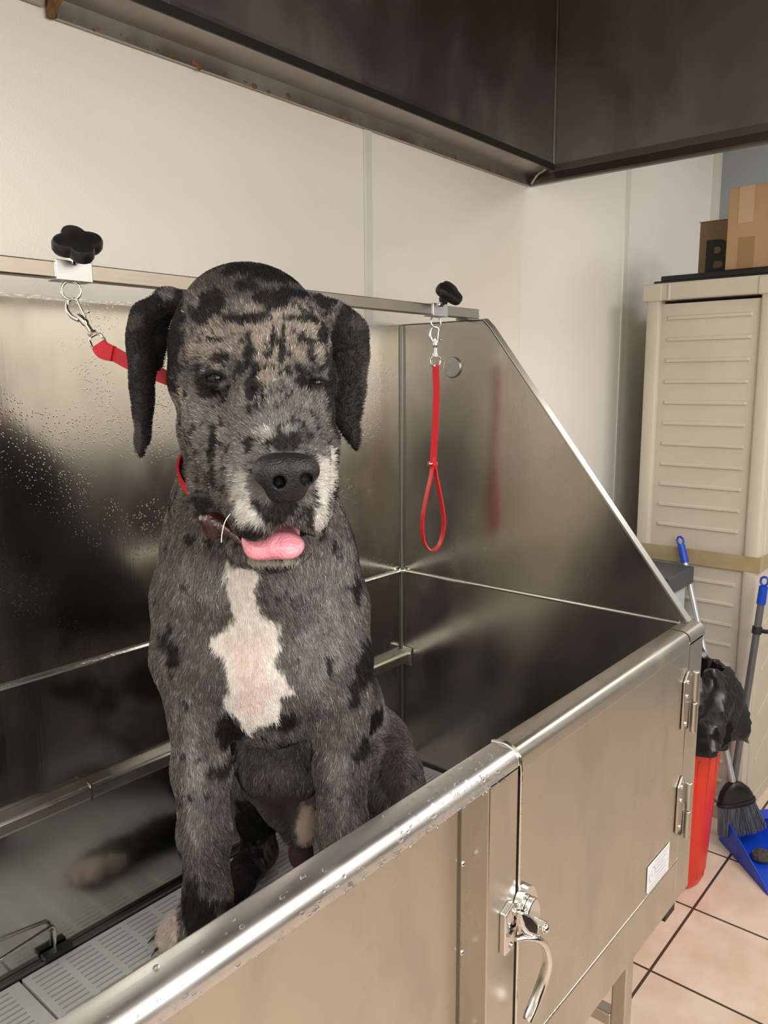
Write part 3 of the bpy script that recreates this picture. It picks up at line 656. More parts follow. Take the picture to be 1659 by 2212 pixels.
# ------------------------------------------------------------------ the dog: one continuous implicit surface
ZS = .81                                # the animal's depth scale: all Z below are in these units unless divided by it
def PX(px, Z): return px*Z*ZS/FPX
def ad(px, py, Z): return at(px, py, Z*ZS)
PR = []   # (kind, data, k, op)
def E(px, py, Z, rx, ry, rz, rot=0, k=.03, op='+', tilt=0):
    c = ad(px, py, Z); a = math.radians(rot)
    X_ = RR*math.cos(a)+UU*math.sin(a); Y_ = -RR*math.sin(a)+UU*math.cos(a); Z_ = FF.copy()
    if tilt:
        b = math.radians(tilt); Y2 = Y_*math.cos(b)+Z_*math.sin(b); Z_ = -Y_*math.sin(b)+Z_*math.cos(b); Y_ = Y2
    r = np.array([PX(rx, Z), PX(ry, Z), rz*ZS]); k = k*ZS; PR.append(('e', c, np.array([X_, Y_, Z_]), r, k, op))
def RCW(a, ra, b, rb, k=.03, op='+'): PR.append(('c', np.array(a, float), np.array(b, float), np.array([ra, rb]), k, op))
def RC(a, ra, b, rb, k=.03, op='+'):   # radii in pixels of their own depth
    k = k*ZS
    RCW(ad(*a), PX(ra, a[2]), ad(*b), PX(rb, b[2]), k, op)
def chain(pts, k=.03, op='+'):
    for a, b in zip(pts, pts[1:]): RC(a[:3], a[3], b[:3], b[3], k, op)

# trunk
def W(*p): return tuple(p[:2])+(p[2]/ZS,)+tuple(p[3:])      # true depth
chain([(600, 1340, 1.56, 140), W(700, 1520, 1.42, 108), W(788, 1690, 1.585, 108)], .06)
RCW((-.45, -.27, .74), .12, (-.41, -.25, .69), .112, .04)
E(565, 1335, 1.47, 198, 235, .155, k=.05)
chain([(548, 800, 1.25, 130), (552, 960, 1.28, 132), (550, 1035, 1.32, 148), (548, 1095, 1.365, 172), (556, 1165, 1.41, 196), (562, 1240, 1.44, 190)], .012)
chain([(430, 1215, 1.43, 68), (414, 1290, 1.41, 72), (412, 1420, 1.40, 72), (430, 1540, 1.39, 54)], .04)
chain([(700, 1215, 1.45, 66), (714, 1310, 1.44, 70), (724, 1430, 1.43, 68), (734, 1550, 1.42, 50)], .04)
E(555, 1390, 1.395, 100, 150, .085, k=.05)
E(590, 1500, 1.45, 115, 110, .10, k=.04)
E(445, 1430, 1.345, 48, 80, .035, 8, k=.03)
E(690, 1450, 1.37, 48, 85, .035, -10, k=.03)
E(610, 1640, 1.62, 100, 95, .09, k=.04)
# fore legs
def legz(x, y, rows, k=.02):
    for (z0, r0, dx0, dy0), (z1, r1, dx1, dy1) in zip(rows, rows[1:]): RCW((x+dx0, y+dy0, z0), r0, (x+dx1, y+dy1, z1), r1, k)
L1, L2 = at(430, 1545, 1.126), at(735, 1550, 1.15)
for q in (L1, L2):
    legz(q[0], q[1], [(1.12, .040, 0, 0), (1.02, .0375, 0, 0), (.92, .034, 0, 0), (.82, .0305, 0, 0), (.775, .0315, -.003, -.002), (.71, .0275, 0, 0), (.655, .027, -.004, -.004), (.616, .034, -.012, -.01)])
def paw(x, y, az, spread=.9, k=.008):
    """toes fanned forward along azimuth az"""
    RCW((x, y, .612), .031, (x+.025*math.cos(az), y+.025*math.sin(az), .603), .026, .015)
    tips = []
    for i, off in enumerate((-.62, -.2, .2, .62)):
        a = az+off*spread; L_ = .070 if abs(off) < .3 else .058
        m = np.array([x+.036*math.cos(a), y+.036*math.sin(a), .609]); e = np.array([x+L_*math.cos(a), y+L_*math.sin(a), .5925])
        RCW(m, .0160, e, .0145, k); tips.append((e, a))
    return tips
az = math.radians(226)
TIPS = paw(L1[0]-.012, L1[1]-.012, az) + paw(L2[0]-.012, L2[1]-.012, az)
# hind legs
chain([W(800, 1625, 1.52, 92), W(842, 1672, 1.36, 60), W(842, 1700, 1.33, 52)], .04)
kp = at(850, 1700, 1.33)
RCW(kp, .040, (-.50, -.33, .68), .032, .02); RCW((-.50, -.33, .62), .034, (-.64, -.47, .610), .028, .02)
TIPS += paw(-.64, -.47, math.radians(222))
chain([W(730, 1620, 1.56, 84), W(630, 1650, 1.50, 66), W(548, 1668, 1.45, 50)], .04)
chain([W(546, 1672, 1.45, 48), W(552, 1770, 1.58, 36), W(562, 1838, 1.635, 34)], .02)
chain([W(562, 1838, 1.63, 34), W(515, 1900, 1.54, 32), W(450, 1965, 1.472, 32), W(420, 1985, 1.455, 30)], .015)
TIPS += paw(*(at(420, 1985, 1.455)[:2]), math.radians(196))
# belly details
E(610, 1600, 1.40/ZS, 92, 80, .09, k=.05)
chain([W(600, 1650, 1.40, 74), W(622, 1720, 1.42, 56), W(640, 1790, 1.46, 34)], .04)
chain([W(640, 1650, 1.42, 34), W(655, 1740, 1.37, 30), W(657, 1800, 1.36, 25)], .02)
E(650, 1843, 1.50/ZS, 27, 34, .030, k=.008)
# tail lying on the grate behind
RCW((-.34, -.22, .66), .030, (-.25, -.14, .605), .022, .02); RCW((-.25, -.14, .605), .022, (-.13, -.16, .592), .012, .01)

# skull, face and muzzle
E(540, 690, 1.20, 140, 110, .120, k=.04)
E(540, 745, 1.20, 170, 100, .110, k=.03)
E(565, 735, 1.145, 128, 95, .072, k=.03)
E(545, 825, 1.185, 178, 120, .100, k=.03)
E(462, 765, 1.115, 62, 42, .040, 8, k=.02)
E(668, 772, 1.105, 40, 34, .034, -8, k=.025)
E(462, 900, 1.130, 66, 72, .045, 0, k=.02)
E(690, 895, 1.120, 32, 70, .045, 0, k=.02)
chain([(585, 810, 1.115, 92), (600, 900, 1.075, 92), (618, 1000, 1.035, 82)], .025)
chain([(480, 960, 1.12, 68), (520, 1040, 1.07, 58), (546, 1112, 1.045, 52)], .025)
chain([(548, 1000, 1.045, 58), (552, 1085, 1.015, 54), (552, 1120, 1.005, 44)], .02)
chain([(668, 990, 1.045, 40), (670, 1085, 1.030, 38), (673, 1122, 1.022, 28)], .02)
chain([(620, 1060, 1.015, 58), (625, 1090, 1.015, 36)], .02)
chain([(442, 930, 1.18, 58), (460, 1050, 1.160, 44), (472, 1122, 1.150, 32)], .025)
chain([(700, 950, 1.16, 34), (696, 1060, 1.12, 26), (688, 1120, 1.09, 18)], .02)
# lower jaw
chain([(500, 1125, 1.17, 36), (535, 1182, 1.115, 34), (578, 1200, 1.075, 30), (612, 1198, 1.07, 24)], .018)
chain([(690, 1110, 1.15, 26), (650, 1175, 1.10, 26), (612, 1198, 1.07, 24)], .018)
# mouth opening, nostril seat, eye sockets
chain([(520, 1168, 1.035, 12), (560, 1180, 1.025, 16), (598, 1164, 1.03, 26), (628, 1148, 1.04, 24), (648, 1156, 1.05, 14)], .008, '-')
chain([(590, 1170, .985, 16), (626, 1148, .985, 18), (640, 1165, .99, 14)], .006, '-')
chain([(540, 1165, 1.085, 16), (600, 1155, 1.090, 24), (640, 1150, 1.09, 16)], .008, '-')
E(465, 816, 1.064, 25, 14, .022, -4, k=.008, op='-')
E(682, 826, 1.062, 21, 14, .026, 8, k=.008, op='-')
# lids and brow folds
def EW(px, py, Z, pts, r, k=.006, op='+'):
    q = [(a, b, c_, r) for a, b, c_ in pts]; chain(q, k, op)
EW(0, 0, 0, [(436, 812, 1.072), (452, 800, 1.064), (474, 799, 1.062), (492, 809, 1.068)], 8)
EW(0, 0, 0, [(438, 824, 1.078), (456, 833, 1.070), (478, 832, 1.066), (492, 822, 1.068)], 7)
EW(0, 0, 0, [(662, 819, 1.060), (676, 811, 1.058), (692, 812, 1.064), (704, 820, 1.078)], 7)
EW(0, 0, 0, [(664, 833, 1.062), (680, 840, 1.062), (696, 836, 1.070)], 6)
for pts, r in (([(585, 690, 1.066), (584, 740, 1.055), (590, 790, 1.035)], 5), ([(608, 705, 1.068), (604, 750, 1.052), (612, 785, 1.035)], 5),
               ([(523, 735, 1.058), (530, 765, 1.052), (541, 800, 1.045)], 6), ([(640, 690, 1.075), (655, 705, 1.075), (690, 720, 1.09)], 5),
               ([(500, 700, 1.072), (515, 690, 1.07), (540, 700, 1.068)], 4), ([(545, 840, 1.035), (560, 860, 1.025), (565, 880, 1.02)], 5),
               ([(640, 850, 1.03), (650, 880, 1.03)], 5), ([(505, 1000, 1.045), (500, 1050, 1.045), (510, 1100, 1.04)], 6),
               ([(455, 960, 1.075), (462, 1020, 1.09), (480, 1080, 1.10)], 7), ([(430, 845, 1.085), (450, 855, 1.07), (480, 858, 1.062)], 5),
               ([(612, 740, 1.052), (630, 752, 1.055), (650, 745, 1.062)], 5)):
    EW(0, 0, 0, [(a, b, c_-.004) for a, b, c_ in pts], r*1.35, .011, '-')
# ears: folded at the base, hanging flaps
chain([(405, 655, 1.23, 26), (360, 652, 1.24, 24), (318, 680, 1.235, 18)], .02)
E(318, 690, 1.235, 28, 34, .040, 20, k=.02)
E(306, 745, 1.230, 25, 60, .048, 4, k=.015)
E(307, 810, 1.225, 21, 60, .042, -3, k=.015)
E(309, 870, 1.222, 19, 50, .032, -2, k=.012)
E(309, 925, 1.220, 14, 40, .022, 4, k=.010)
E(301, 962, 1.220, 8, 26, .012, 10, k=.008)
chain([(340, 680, 1.25, 26), (338, 740, 1.25, 20), (343, 785, 1.25, 9)], .012)
chain([(680, 660, 1.22, 26), (725, 680, 1.225, 22), (762, 715, 1.22, 18)], .02)
E(756, 712, 1.225, 36, 34, .022, -30, k=.02)
E(760, 760, 1.222, 37, 58, .022, 4, k=.015)
E(755, 830, 1.220, 36, 55, .018, 5, k=.015)
E(748, 885, 1.218, 33, 42, .015, 8, k=.012)
E(755, 925, 1.216, 20, 34, .011, 25, k=.010)
E(766, 955, 1.216, 8, 20, .007, 12, k=.008)

def sd(pr, P):
    if pr[0] == 'e':
        q = (P-pr[1].astype(P.dtype)) @ pr[2].T.astype(P.dtype); r = pr[3].astype(P.dtype)
        k0 = np.sqrt(((q/r)**2).sum(-1)); k1 = np.sqrt(((q/(r*r))**2).sum(-1))+1e-9
        return k0*(k0-1)/k1
    a, b, rr = pr[1].astype(P.dtype), pr[2].astype(P.dtype), pr[3]
    ab = b-a; t = np.clip(((P-a) @ ab)/(ab @ ab+1e-12), 0, 1)
    d = P-a-t[..., None]*ab
    return np.sqrt((d*d).sum(-1))-(rr[0]+t*(rr[1]-rr[0]))
def smin(a, b, k):
    h = np.maximum(k-np.abs(a-b), 0)/k; return np.minimum(a, b)-h*h*k*.25
def bounds(pr, m):
    if pr[0] == 'e':
        e = np.sqrt(((pr[2]*pr[3][:, None])**2).sum(0)); return pr[1]-e-m, pr[1]+e+m
    r = pr[3].max(); return np.minimum(pr[1], pr[2])-r-m, np.maximum(pr[1], pr[2])+r+m
def field(P, prs):
    D = np.full(P.shape[:-1], .5, P.dtype)
    for pr in prs:
        d = sd(pr, P); k = pr[-2]
        D = smin(D, d, k) if pr[-1] == '+' else -smin(-D, d, k)
    return D
def polygonize(prs, h):
    bb = [bounds(p, .03) for p in prs if p[-1] == '+']
    lo = np.min([b[0] for b in bb], 0); hi = np.max([b[1] for b in bb], 0)
    n = np.ceil((hi-lo)/h).astype(int)+2
    ax = [(lo[i]+h*np.arange(n[i])).astype(np.float32) for i in range(3)]
    D = np.full(tuple(n), .5, np.float32)
    for pr in prs:
        a, b = bounds(pr, .045); i0 = np.maximum(np.floor((a-lo)/h).astype(int), 0); i1 = np.minimum(np.ceil((b-lo)/h).astype(int)+1, n)
        if (i1 <= i0).any(): continue
        s = tuple(slice(i0[k], i1[k]) for k in range(3))
        G = np.stack(np.meshgrid(ax[0][s[0]], ax[1][s[1]], ax[2][s[2]], indexing='ij'), -1)
        d = sd(pr, G).astype(np.float32); k = pr[-2]
        D[s] = smin(D[s], d, k) if pr[-1] == '+' else -smin(-D[s], d, k)
    S = D < 0
    c = np.zeros(tuple(n-1), np.int8)
    for dx in (0, 1):
        for dy in (0, 1):
            for dz in (0, 1): c += S[dx:n[0]-1+dx, dy:n[1]-1+dy, dz:n[2]-1+dz]
    act = np.argwhere((c > 0) & (c < 8)); idx = -np.ones(tuple(n-1), np.int32); idx[tuple(act.T)] = np.arange(len(act))
    acc = np.zeros((len(act), 3)); cnt = np.zeros(len(act))
    cor = [(i, j, k) for i in (0, 1) for j in (0, 1) for k in (0, 1)]
    for a in cor:
        for ax_ in range(3):
            if a[ax_]: continue
            b = list(a); b[ax_] = 1
            da = D[tuple((act+a).T)]; db = D[tuple((act+b).T)]; m = (da < 0) != (db < 0)
            t = da/(da-db+1e-12); p = np.array(a, float)+0*act; p[:, ax_] = t
            acc[m] += p[m]; cnt[m] += 1
    V = lo+h*(act+acc/cnt[:, None])
    Fs = []
    for ax_ in range(3):
        o1, o2 = [(1, 2), (2, 0), (0, 1)][ax_]
        sl0 = [slice(None)]*3; sl1 = [slice(None)]*3; sl0[ax_] = slice(0, -1); sl1[ax_] = slice(1, None)
        A = S[tuple(sl0)]; B_ = S[tuple(sl1)]; e = np.argwhere(A != B_)
        e = e[(e[:, o1] > 0) & (e[:, o2] > 0) & (e[:, o1] < n[o1]-1) & (e[:, o2] < n[o2]-1)]
        q = []
        for da, db in ((0, 0), (1, 0), (1, 1), (0, 1)):
            p = e.copy(); p[:, o1] -= da; p[:, o2] -= db; q.append(idx[tuple(p.T)])
        q = np.stack(q, 1); flip = A[tuple(e.T)]; q[~flip] = q[~flip][:, ::-1]; Fs.append(q)
    return V, np.concatenate(Fs)
def grad(P, prs, e=.0012):
    g = np.stack([field(P+np.eye(3)[i]*e, prs)-field(P-np.eye(3)[i]*e, prs) for i in range(3)], -1)/(2*e)
    return g/(np.linalg.norm(g, axis=-1, keepdims=True)+1e-9)
DV, DF = polygonize(PR, .0035)
for _ in range(2):
    d = field(DV, PR); g = grad(DV, PR); DV = DV-g*np.clip(d, -.003, .003)[:, None]
DN = grad(DV, PR, .002)

# ---- coat pattern, fixed to the animal
SV = np.array(VR)                       # side axis of the animal, seen from its front
D0 = ad(560, 1300, 1.3)
def fc(P): return np.stack([(P-D0) @ SV, P[:, 2]-D0[2], (P-D0) @ (-np.array(VFr))], -1)
def hsh(i, j, k, s):
    v = np.sin(i*127.1+j*311.7+k*74.7+s*53.3)*43758.5453; return v-np.floor(v)
def noise3(P, sc, s=0):
    q = P*(sc/ZS); i = np.floor(q); f_ = q-i; f_ = f_*f_*(3-2*f_); out = 0
    for a in (0, 1):
        for b in (0, 1):
            for c_ in (0, 1):
                w_ = (f_[:, 0] if a else 1-f_[:, 0])*(f_[:, 1] if b else 1-f_[:, 1])*(f_[:, 2] if c_ else 1-f_[:, 2])
                out = out+w_*hsh(i[:, 0]+a, i[:, 1]+b, i[:, 2]+c_, s)
    return out
def fbm(P, sc, s=0): return .5*noise3(P, sc, s)+.28*noise3(P, sc*2.1, s+1)+.22*noise3(P, sc*4.3, s+2)
def patch(F, px, py, Z, rx, ry, rot=0, dz=.12):
    c = fc(ad(px, py, Z)[None])[0]; a = math.radians(rot); ds = F[:, 0]-c[0]; dt = F[:, 1]-c[1]
    u = (ds*math.cos(a)+dt*math.sin(a))/PX(rx, Z); v = (-ds*math.sin(a)+dt*math.cos(a))/PX(ry, Z)
    m = 1-np.sqrt(u*u+v*v); return np.where(np.abs(F[:, 2]-c[2]) < dz, m, -1.)
def poly(F, pts, Z, dz=.14):
    q = np.array([fc(ad(x, y, Z)[None])[0] for x, y in pts]); x, y = F[:, 0], F[:, 1]; ins = np.zeros(len(x), bool); dm = np.full(len(x), 9.)
    for i in range(len(q)):
        x1, y1 = q[i, :2]; x2, y2 = q[i-1, :2]
        cnd = ((y1 > y) != (y2 > y)) & (x < (x2-x1)*(y-y1)/(y2-y1+1e-12)+x1); ins ^= cnd
        t = np.clip(((x-x1)*(x2-x1)+(y-y1)*(y2-y1))/((x2-x1)**2+(y2-y1)**2+1e-12), 0, 1)
        dm = np.minimum(dm, np.hypot(x-x1-t*(x2-x1), y-y1-t*(y2-y1)))
    return np.where(np.abs(F[:, 2]-q[0, 2]) < dz, np.where(ins, dm, -dm), -9.)
def ss(x, a, b): t = np.clip((x-a)/(b-a), 0, 1); return t*t*(3-2*t)
C_ = lambda *c: np.array(c)
def coat(P):
    F = fc(P); wob = (fbm(P, 28, 5)-.5); w2 = fbm(P, 90, 9)-.5; n = fbm(P, 60, 2); n2 = fbm(P, 160, 3); big = fbm(P, 14, 7)
    zc = P[:, 2]
    base = C_(.078, .071, .066)[None]*(.6+.9*n)[:, None]
    base = base+C_(.07, .064, .060)[None]*ss(n2, .5, .75)[:, None]
    def mixc(m, c):
        nonlocal base
        base = base*(1-m[:, None])+np.array(c)[None]*m[:, None]
    # warm grey on brow, cheeks and bridge
    for q in ((420, 900, 1.13, 60, 75), (560, 900, 1.05, 140, 100), (520, 960, 1.08, 100, 90), (600, 940, 1.02, 90, 50)):
        m = patch(F, *q[:3], *q[3:]); mixc(ss(m+wob*1.1, -.05, .6)*(.25+.95*n)*.8, C_(.155, .146, .139))
    for q in ((470, 745, 1.1, 70, 58), (690, 740, 1.1, 60, 75), (585, 770, 1.06, 42, 90), (600, 700, 1.08, 120, 60), (395, 860, 1.15, 26, 40)):
        m = patch(F, *q[:3], *q[3:]); mixc(ss(m+wob*.9, -.05, .55)*(.45+.75*n)*.85, C_(.235, .198, .168))
    # cool pale chest hairs
    for q in ((450, 1240, 1.35, 110, 90), (690, 1250, 1.36, 110, 100), (700, 1380, 1.36, 90, 150), (430, 1700, 1.4, 30, 260), (735, 1700, 1.42, 35, 160), (840, 1600, 1.66, 30, 60)):
        m = patch(F, *q[:3], *q[3:]); mixc(ss(m+wob, 0, .6)*n, C_(.23, .22, .215))
    # scattered black merle spots everywhere
    sp = ss(fbm(P, 42, 11)+.25*w2-.10*ss(1.36-zc, -.02, .02), .61, .68); mixc(sp*.9, C_(.010, .010, .011))
    sp = ss(fbm(P, 75, 21)+.2*w2, .615, .66)*ss(zc, 1.35, 1.40); mixc(sp*.9, C_(.009, .009, .010))
    mixc(ss(patch(F, 545, 615, 1.15, 160, 60)+wob*1.2, 0, .5)*.75, C_(.035, .029, .026))
    # large black areas, plus shade painted into brow furrows and under the chest
    B_ = [(376, 730, 1.2, 58, 130), (345, 700, 1.25, 40, 75), (472, 655, 1.12, 34, 22), (448, 692, 1.12, 16, 26), (545, 592, 1.16, 60, 18), (600, 608, 1.15, 46, 14), (545, 630, 1.14, 26, 12), (640, 640, 1.15, 30, 10),
          (530, 690, 1.08, 40, 12), (585, 650, 1.1, 30, 20), (370, 800, 1.18, 30, 50), (465, 822, 1.07, 46, 20), (683, 828, 1.06, 34, 17), (450, 850, 1.08, 34, 16),
          (480, 775, 1.08, 28, 12), (470, 735, 1.08, 30, 8), (535, 765, 1.05, 9, 30), (545, 835, 1.04, 14, 30), (606, 745, 1.05, 6, 50), (586, 730, 1.05, 4, 40), (645, 688, 1.07, 40, 8), (690, 715, 1.09, 10, 30),
          (700, 640, 1.17, 30, 25), (545, 960, 1.03, 12, 22), (620, 950, .99, 55, 26), (568, 1010, .99, 22, 34), (470, 960, 1.1, 12, 40), (475, 1020, 1.09, 10, 28),
          (540, 1150, 1.0, 38, 14), (600, 1100, .98, 50, 30), (545, 1100, .985, 14, 14), (440, 1080, 1.2, 34, 30), (365, 1380, 1.36, 26, 22), (385, 1395, 1.36, 16, 24), (375, 1350, 1.36, 8, 20), (372, 1420, 1.36, 8, 10),
          (795, 1420, 1.42, 34, 46), (770, 1460, 1.42, 26, 22), (820, 1380, 1.45, 18, 50), (765, 1490, 1.42, 14, 18), (770, 1275, 1.40, 8, 30), (755, 1262, 1.40, 14, 6),
          (620, 1545, 1.38, 34, 26), (575, 1612, 1.46, 78, 26), (600, 1622, 1.72, 110, 60), (500, 1560, 1.40, 30, 44), (430, 1965, 1.42, 60, 80), (800, 1560, 1.5, 40, 30), (845, 1680, 1.6, 24, 40), (800, 1600, 1.6, 40, 26), (640, 1610, 1.44, 50, 30), (520, 1880, 1.58/ZS, 60, 90), (545, 1760, 1.54/ZS, 50, 90)]
    for q in B_:
        m = patch(F, *q[:3], *q[3:]); mixc(ss(m+wob*1.3+w2*.9, -.08, .22)*.93, C_(.008, .008, .009))
    mixc(ss(F[:, 2], .075, .13)*ss(-zc, -1.55, -1.45)*ss(zc, 1.0, 1.08), C_(.008, .008, .009))
    # ears: black, browner at the tops and edges
    ear = np.maximum(patch(F, 308, 800, 1.225, 42, 200), patch(F, 765, 810, 1.22, 55, 175)); mixc(ss(ear, 0, .1)*.92, C_(.012, .011, .011))
    for q in ((305, 700, 1.22, 20, 26), (790, 830, 1.21, 14, 80), (770, 700, 1.21, 26, 20), (300, 940, 1.21, 14, 50)): mixc(ss(patch(F, *q[:3], *q[3:])+wob, 0, .5)*.22, C_(.13, .10, .09))
    # bare reddish skin: groin, flews inside, belly
    for q, c_ in (((612, 1715, 1.35/ZS, 92, 90), (.06, .042, .039)), ((650, 1710, 1.36/ZS, 40, 60), (.10, .075, .07)), ((850, 1640, 1.35/ZS, 30, 60), (.055, .042, .042)), ((650, 1843, 1.49/ZS, 40, 42), (.060, .028, .032))):
        mixc(ss(patch(F, *q[:3], *q[3:]), 0, .4)*.9, C_(*c_))
    mixc(ss(patch(F, 662, 1775, 1.355/ZS, 26, 50)+w2*.8, 0, .35), C_(.50, .40, .33))
    # white: blaze on the chest, muzzle sides, toe
    d = poly(F, [(505, 1180), (525, 1190), (560, 1200), (582, 1215), (568, 1285), (575, 1310), (608, 1330), (612, 1375), (598, 1420), (612, 1455), (632, 1480), (630, 1500), (608, 1505), (600, 1560), (560, 1570), (540, 1598), (525, 1590), (510, 1555), (482, 1530), (483, 1505), (500, 1465), (490, 1410), (458, 1385), (462, 1355), (498, 1335), (515, 1310), (505, 1260)], 1.34)
    jag = .010*(fbm(P*np.array([1, 1, .45]), 120, 31)-.5)*2+.012*(wob)
    m = ss(d+jag, -.001, .004); skin = ss(d+jag, .012, .024)*ss(-F[:, 1], .0, .08)
    mixc(m, C_(.80, .75, .70)); mixc(m*skin*.75, C_(.76, .60, .56))
    mixc(ss(patch(F, 545, 1300, 1.32, 6, 200), .0, .5)*m, C_(.80, .75, .68))
    for q, a in (((530, 1045, 1.02, 26, 44), .6), ((532, 1105, 1.0, 30, 28), .8), ((556, 1120, .99, 18, 14), .7), ((700, 1040, 1.02, 17, 62), 1.0), ((692, 1115, 1.03, 14, 42), .9), ((575, 935, 1.01, 26, 14), .35), ((625, 930, 1.0, 20, 12), .3), ((510, 1020, 1.05, 14, 34), .3)):
        mixc(ss(patch(F, *q[:3], *q[3:])+w2*1.2, 0, .35)*a*(.5+.7*n), C_(.60, .57, .52))
    # the pale edge of the lower lip
    mixc(ss(patch(F, 580, 1216, 1.05, 70, 10)+w2, 0, .4)*.8, C_(.45, .42, .37))
    mixc(ss(patch(F, 455, 1145, 1.14, 26, 30)+wob, 0, .3), C_(.045, .012, .014))
    # inside the mouth
    mou = np.full(len(P), 9.)
    for pr in PR:
        if pr[-1] == '-' and pr[0] == 'c' and pr[3].max() > .0085: mou = np.minimum(mou, sd(pr, P))
    mm = ss(-mou, -.0022, -.0005); mixc(mm, C_(.05, .014, .016))
    mixc(ss(patch(F, 372, 1995, 1.44/ZS, 26, 44, -30)+w2*.5, 0, .2), C_(.55, .47, .43))
    return np.clip(base, .003, .9), mm
dcol, dmouth = coat(DV)

def attr_mat(name, rough, nbump=.35, bscale=700, spec=.35):
    m = mat(name, (.1, .1, .1), rough, bump=nbump, bscale=bscale, spec=spec); nt = m.node_tree
    a = nt.nodes.new('ShaderNodeAttribute'); a.attribute_name = 'coat'; nt.links.new(a.outputs['Color'], nt.nodes['Principled BSDF'].inputs['Base Color'])
    return m
M_dog = attr_mat('dog_skin', .6, spec=.2)
dog = thing('dog', 'large dark merle dog with white chest sitting in the tub, tongue showing', 'dog', (-.78, -.44, .577))
me = bpy.data.meshes.new('body'); me.from_pydata(DV.tolist(), [], DF.tolist()); me.validate()
me.polygons.foreach_set('use_smooth', [True]*len(me.polygons)); me.materials.append(M_dog)
ca = me.color_attributes.new('coat', 'FLOAT_COLOR', 'POINT'); ca.data.foreach_set('color', np.concatenate([dcol, np.ones((len(dcol), 1))], 1).astype(np.float32).ravel())
body = bpy.data.objects.new('body', me); link(body, dog)

# nose leather with nostrils and a groove
NP = []
def with_list(lst, fn):
    global PR
    old = PR; PR = lst; fn(); PR = old
def nose_():
    E(618, 1012, .985, 66, 34, .034, -2, k=.01)
    E(585, 1022, .978, 36, 30, .026, 0, k=.015); E(652, 1018, .978, 34, 30, .026, 0, k=.015)
    E(618, 1045, .985, 36, 30, .026, 0, k=.015)
    chain([(600, 1066, .985, 18), (640, 1064, .985, 16)], .015)
    chain([(602, 1042, .915, 16), (604, 1041, .970, 13)], .004, '-'); chain([(664, 1036, .915, 15), (661, 1035, .972, 13)], .004, '-')
    chain([(600, 1046, .932, 8), (572, 1056, .950, 4)], .004, '-'); chain([(668, 1040, .932, 8), (686, 1044, .952, 4)], .004, '-')
    chain([(629, 1040, .940, 3), (628, 1080, .955, 3)], .008, '-')
with_list(NP, nose_)
NV, NF = polygonize(NP, .0014)
M_nose = mat('nose_leather', (.008, .0085, .010), .36, bump=1, bscale=420, spec=.5)
o = obj('nose', (NV.tolist(), [], NF.tolist()), M_nose, dog, smooth=True)
# tongue
TP = []
def tongue_():
    E(606, 1148, 1.062, 42, 34, .016, 0, k=.02)
    E(588, 1170, 1.036, 66, 30, .010, -6, k=.02, tilt=35)
    E(563, 1186, 1.024, 32, 26, .008, 10, k=.02, tilt=35); E(622, 1182, 1.020, 30, 28, .008, -10, k=.02, tilt=35)
    chain([(598, 1150, 1.010, 2.), (597, 1200, 1.002, 2.5), (597, 1228, 1.006, 5)], .010, '-')
with_list(TP, tongue_)
V_, F_ = polygonize(TP, .0016)
mt = mat('tongue', (.64, .235, .285), .30, bump=.8, bscale=350, cnoise=.12, cscale=30, spec=.6, coat=.3); mt.node_tree.nodes['Principled BSDF'].inputs['Subsurface Weight'].default_value = .25
mt.node_tree.nodes['Principled BSDF'].inputs['Subsurface Radius'].default_value = (.008, .003, .003)
obj('tongue', (V_.tolist(), [], F_.tolist()), mt, dog, smooth=True)['label'] = 'pink wet tongue'
# wet inside of the flew
LP = []
with_list(LP, lambda: (chain([(442, 1122, 1.135, 14), (462, 1128, 1.118, 18), (486, 1140, 1.10, 12), (512, 1160, 1.088, 8), (530, 1180, 1.075, 6)], .012), chain([(452, 1150, 1.13, 12), (470, 1156, 1.115, 10)], .012)))
V_, F_ = polygonize(LP, .0016)
obj('inner_lip', (V_.tolist(), [], F_.tolist()), mat('inner_lip', (.045, .010, .013), .18, bump=.8, bscale=180, spec=.7), dog, smooth=True)
# eyes
M_eye = mat('eye_dark', (.008, .006, .005), .08, spec=.35)
for px, py, Z, r in ((466, 817, 1.0765, .0108), (682, 827, 1.0745, .0100)):
    e = obj('eye', ball(bmesh.new(), ad(px, py, Z), r, u=32, v=20), M_eye, dog, smooth=True)
# claws
M_claw = mat('claw', (.02, .018, .018), .3)
for e, a in TIPS:
    d = Vector((math.cos(a), math.sin(a), 0)); p = Vector(e)+d*.012
    pts = smoothpath([p, p+d*.009+Vector((0, 0, -.001)), p+d*.017+Vector((0, 0, -.007))], 4)
    obj('claw', sweep(bmesh.new(), pts, circ(.0036, 8), scale=[1-.8*i/(len(pts)-1) for i in range(len(pts))]), M_claw, dog, smooth=True)

# short coat
tri = np.concatenate([DF[:, [0, 1, 2]], DF[:, [0, 2, 3]]])
v0, v1, v2 = DV[tri[:, 0]], DV[tri[:, 1]], DV[tri[:, 2]]
ar = .5*np.linalg.norm(np.cross(v1-v0, v2-v0), axis=1); nf = DN[tri[:, 0]]
face_ = (nf @ -np.array([FF[0], FF[1], 0])) > -.45
wt = ar*face_; zc = v0[:, 2]; wt = wt*np.where(zc > 1.37, 1.7, 1.0)
NH = 260000
ti = rng.choice(len(tri), NH, p=wt/wt.sum()); u_, w_ = rng.random(NH), rng.random(NH); s_ = u_+w_ > 1; u_[s_] = 1-u_[s_]; w_[s_] = 1-w_[s_]
HP = v0[ti]+u_[:, None]*(v1-v0)[ti]+w_[:, None]*(v2-v0)[ti]
HN = nf[ti]; hc, hm = coat(HP)
noseP = ad(620, 1010, .95)
flow = np.tile(np.array([0, 0, -1.]), (NH, 1))
fr = HP-noseP; fr /= np.linalg.norm(fr, axis=1, keepdims=True)
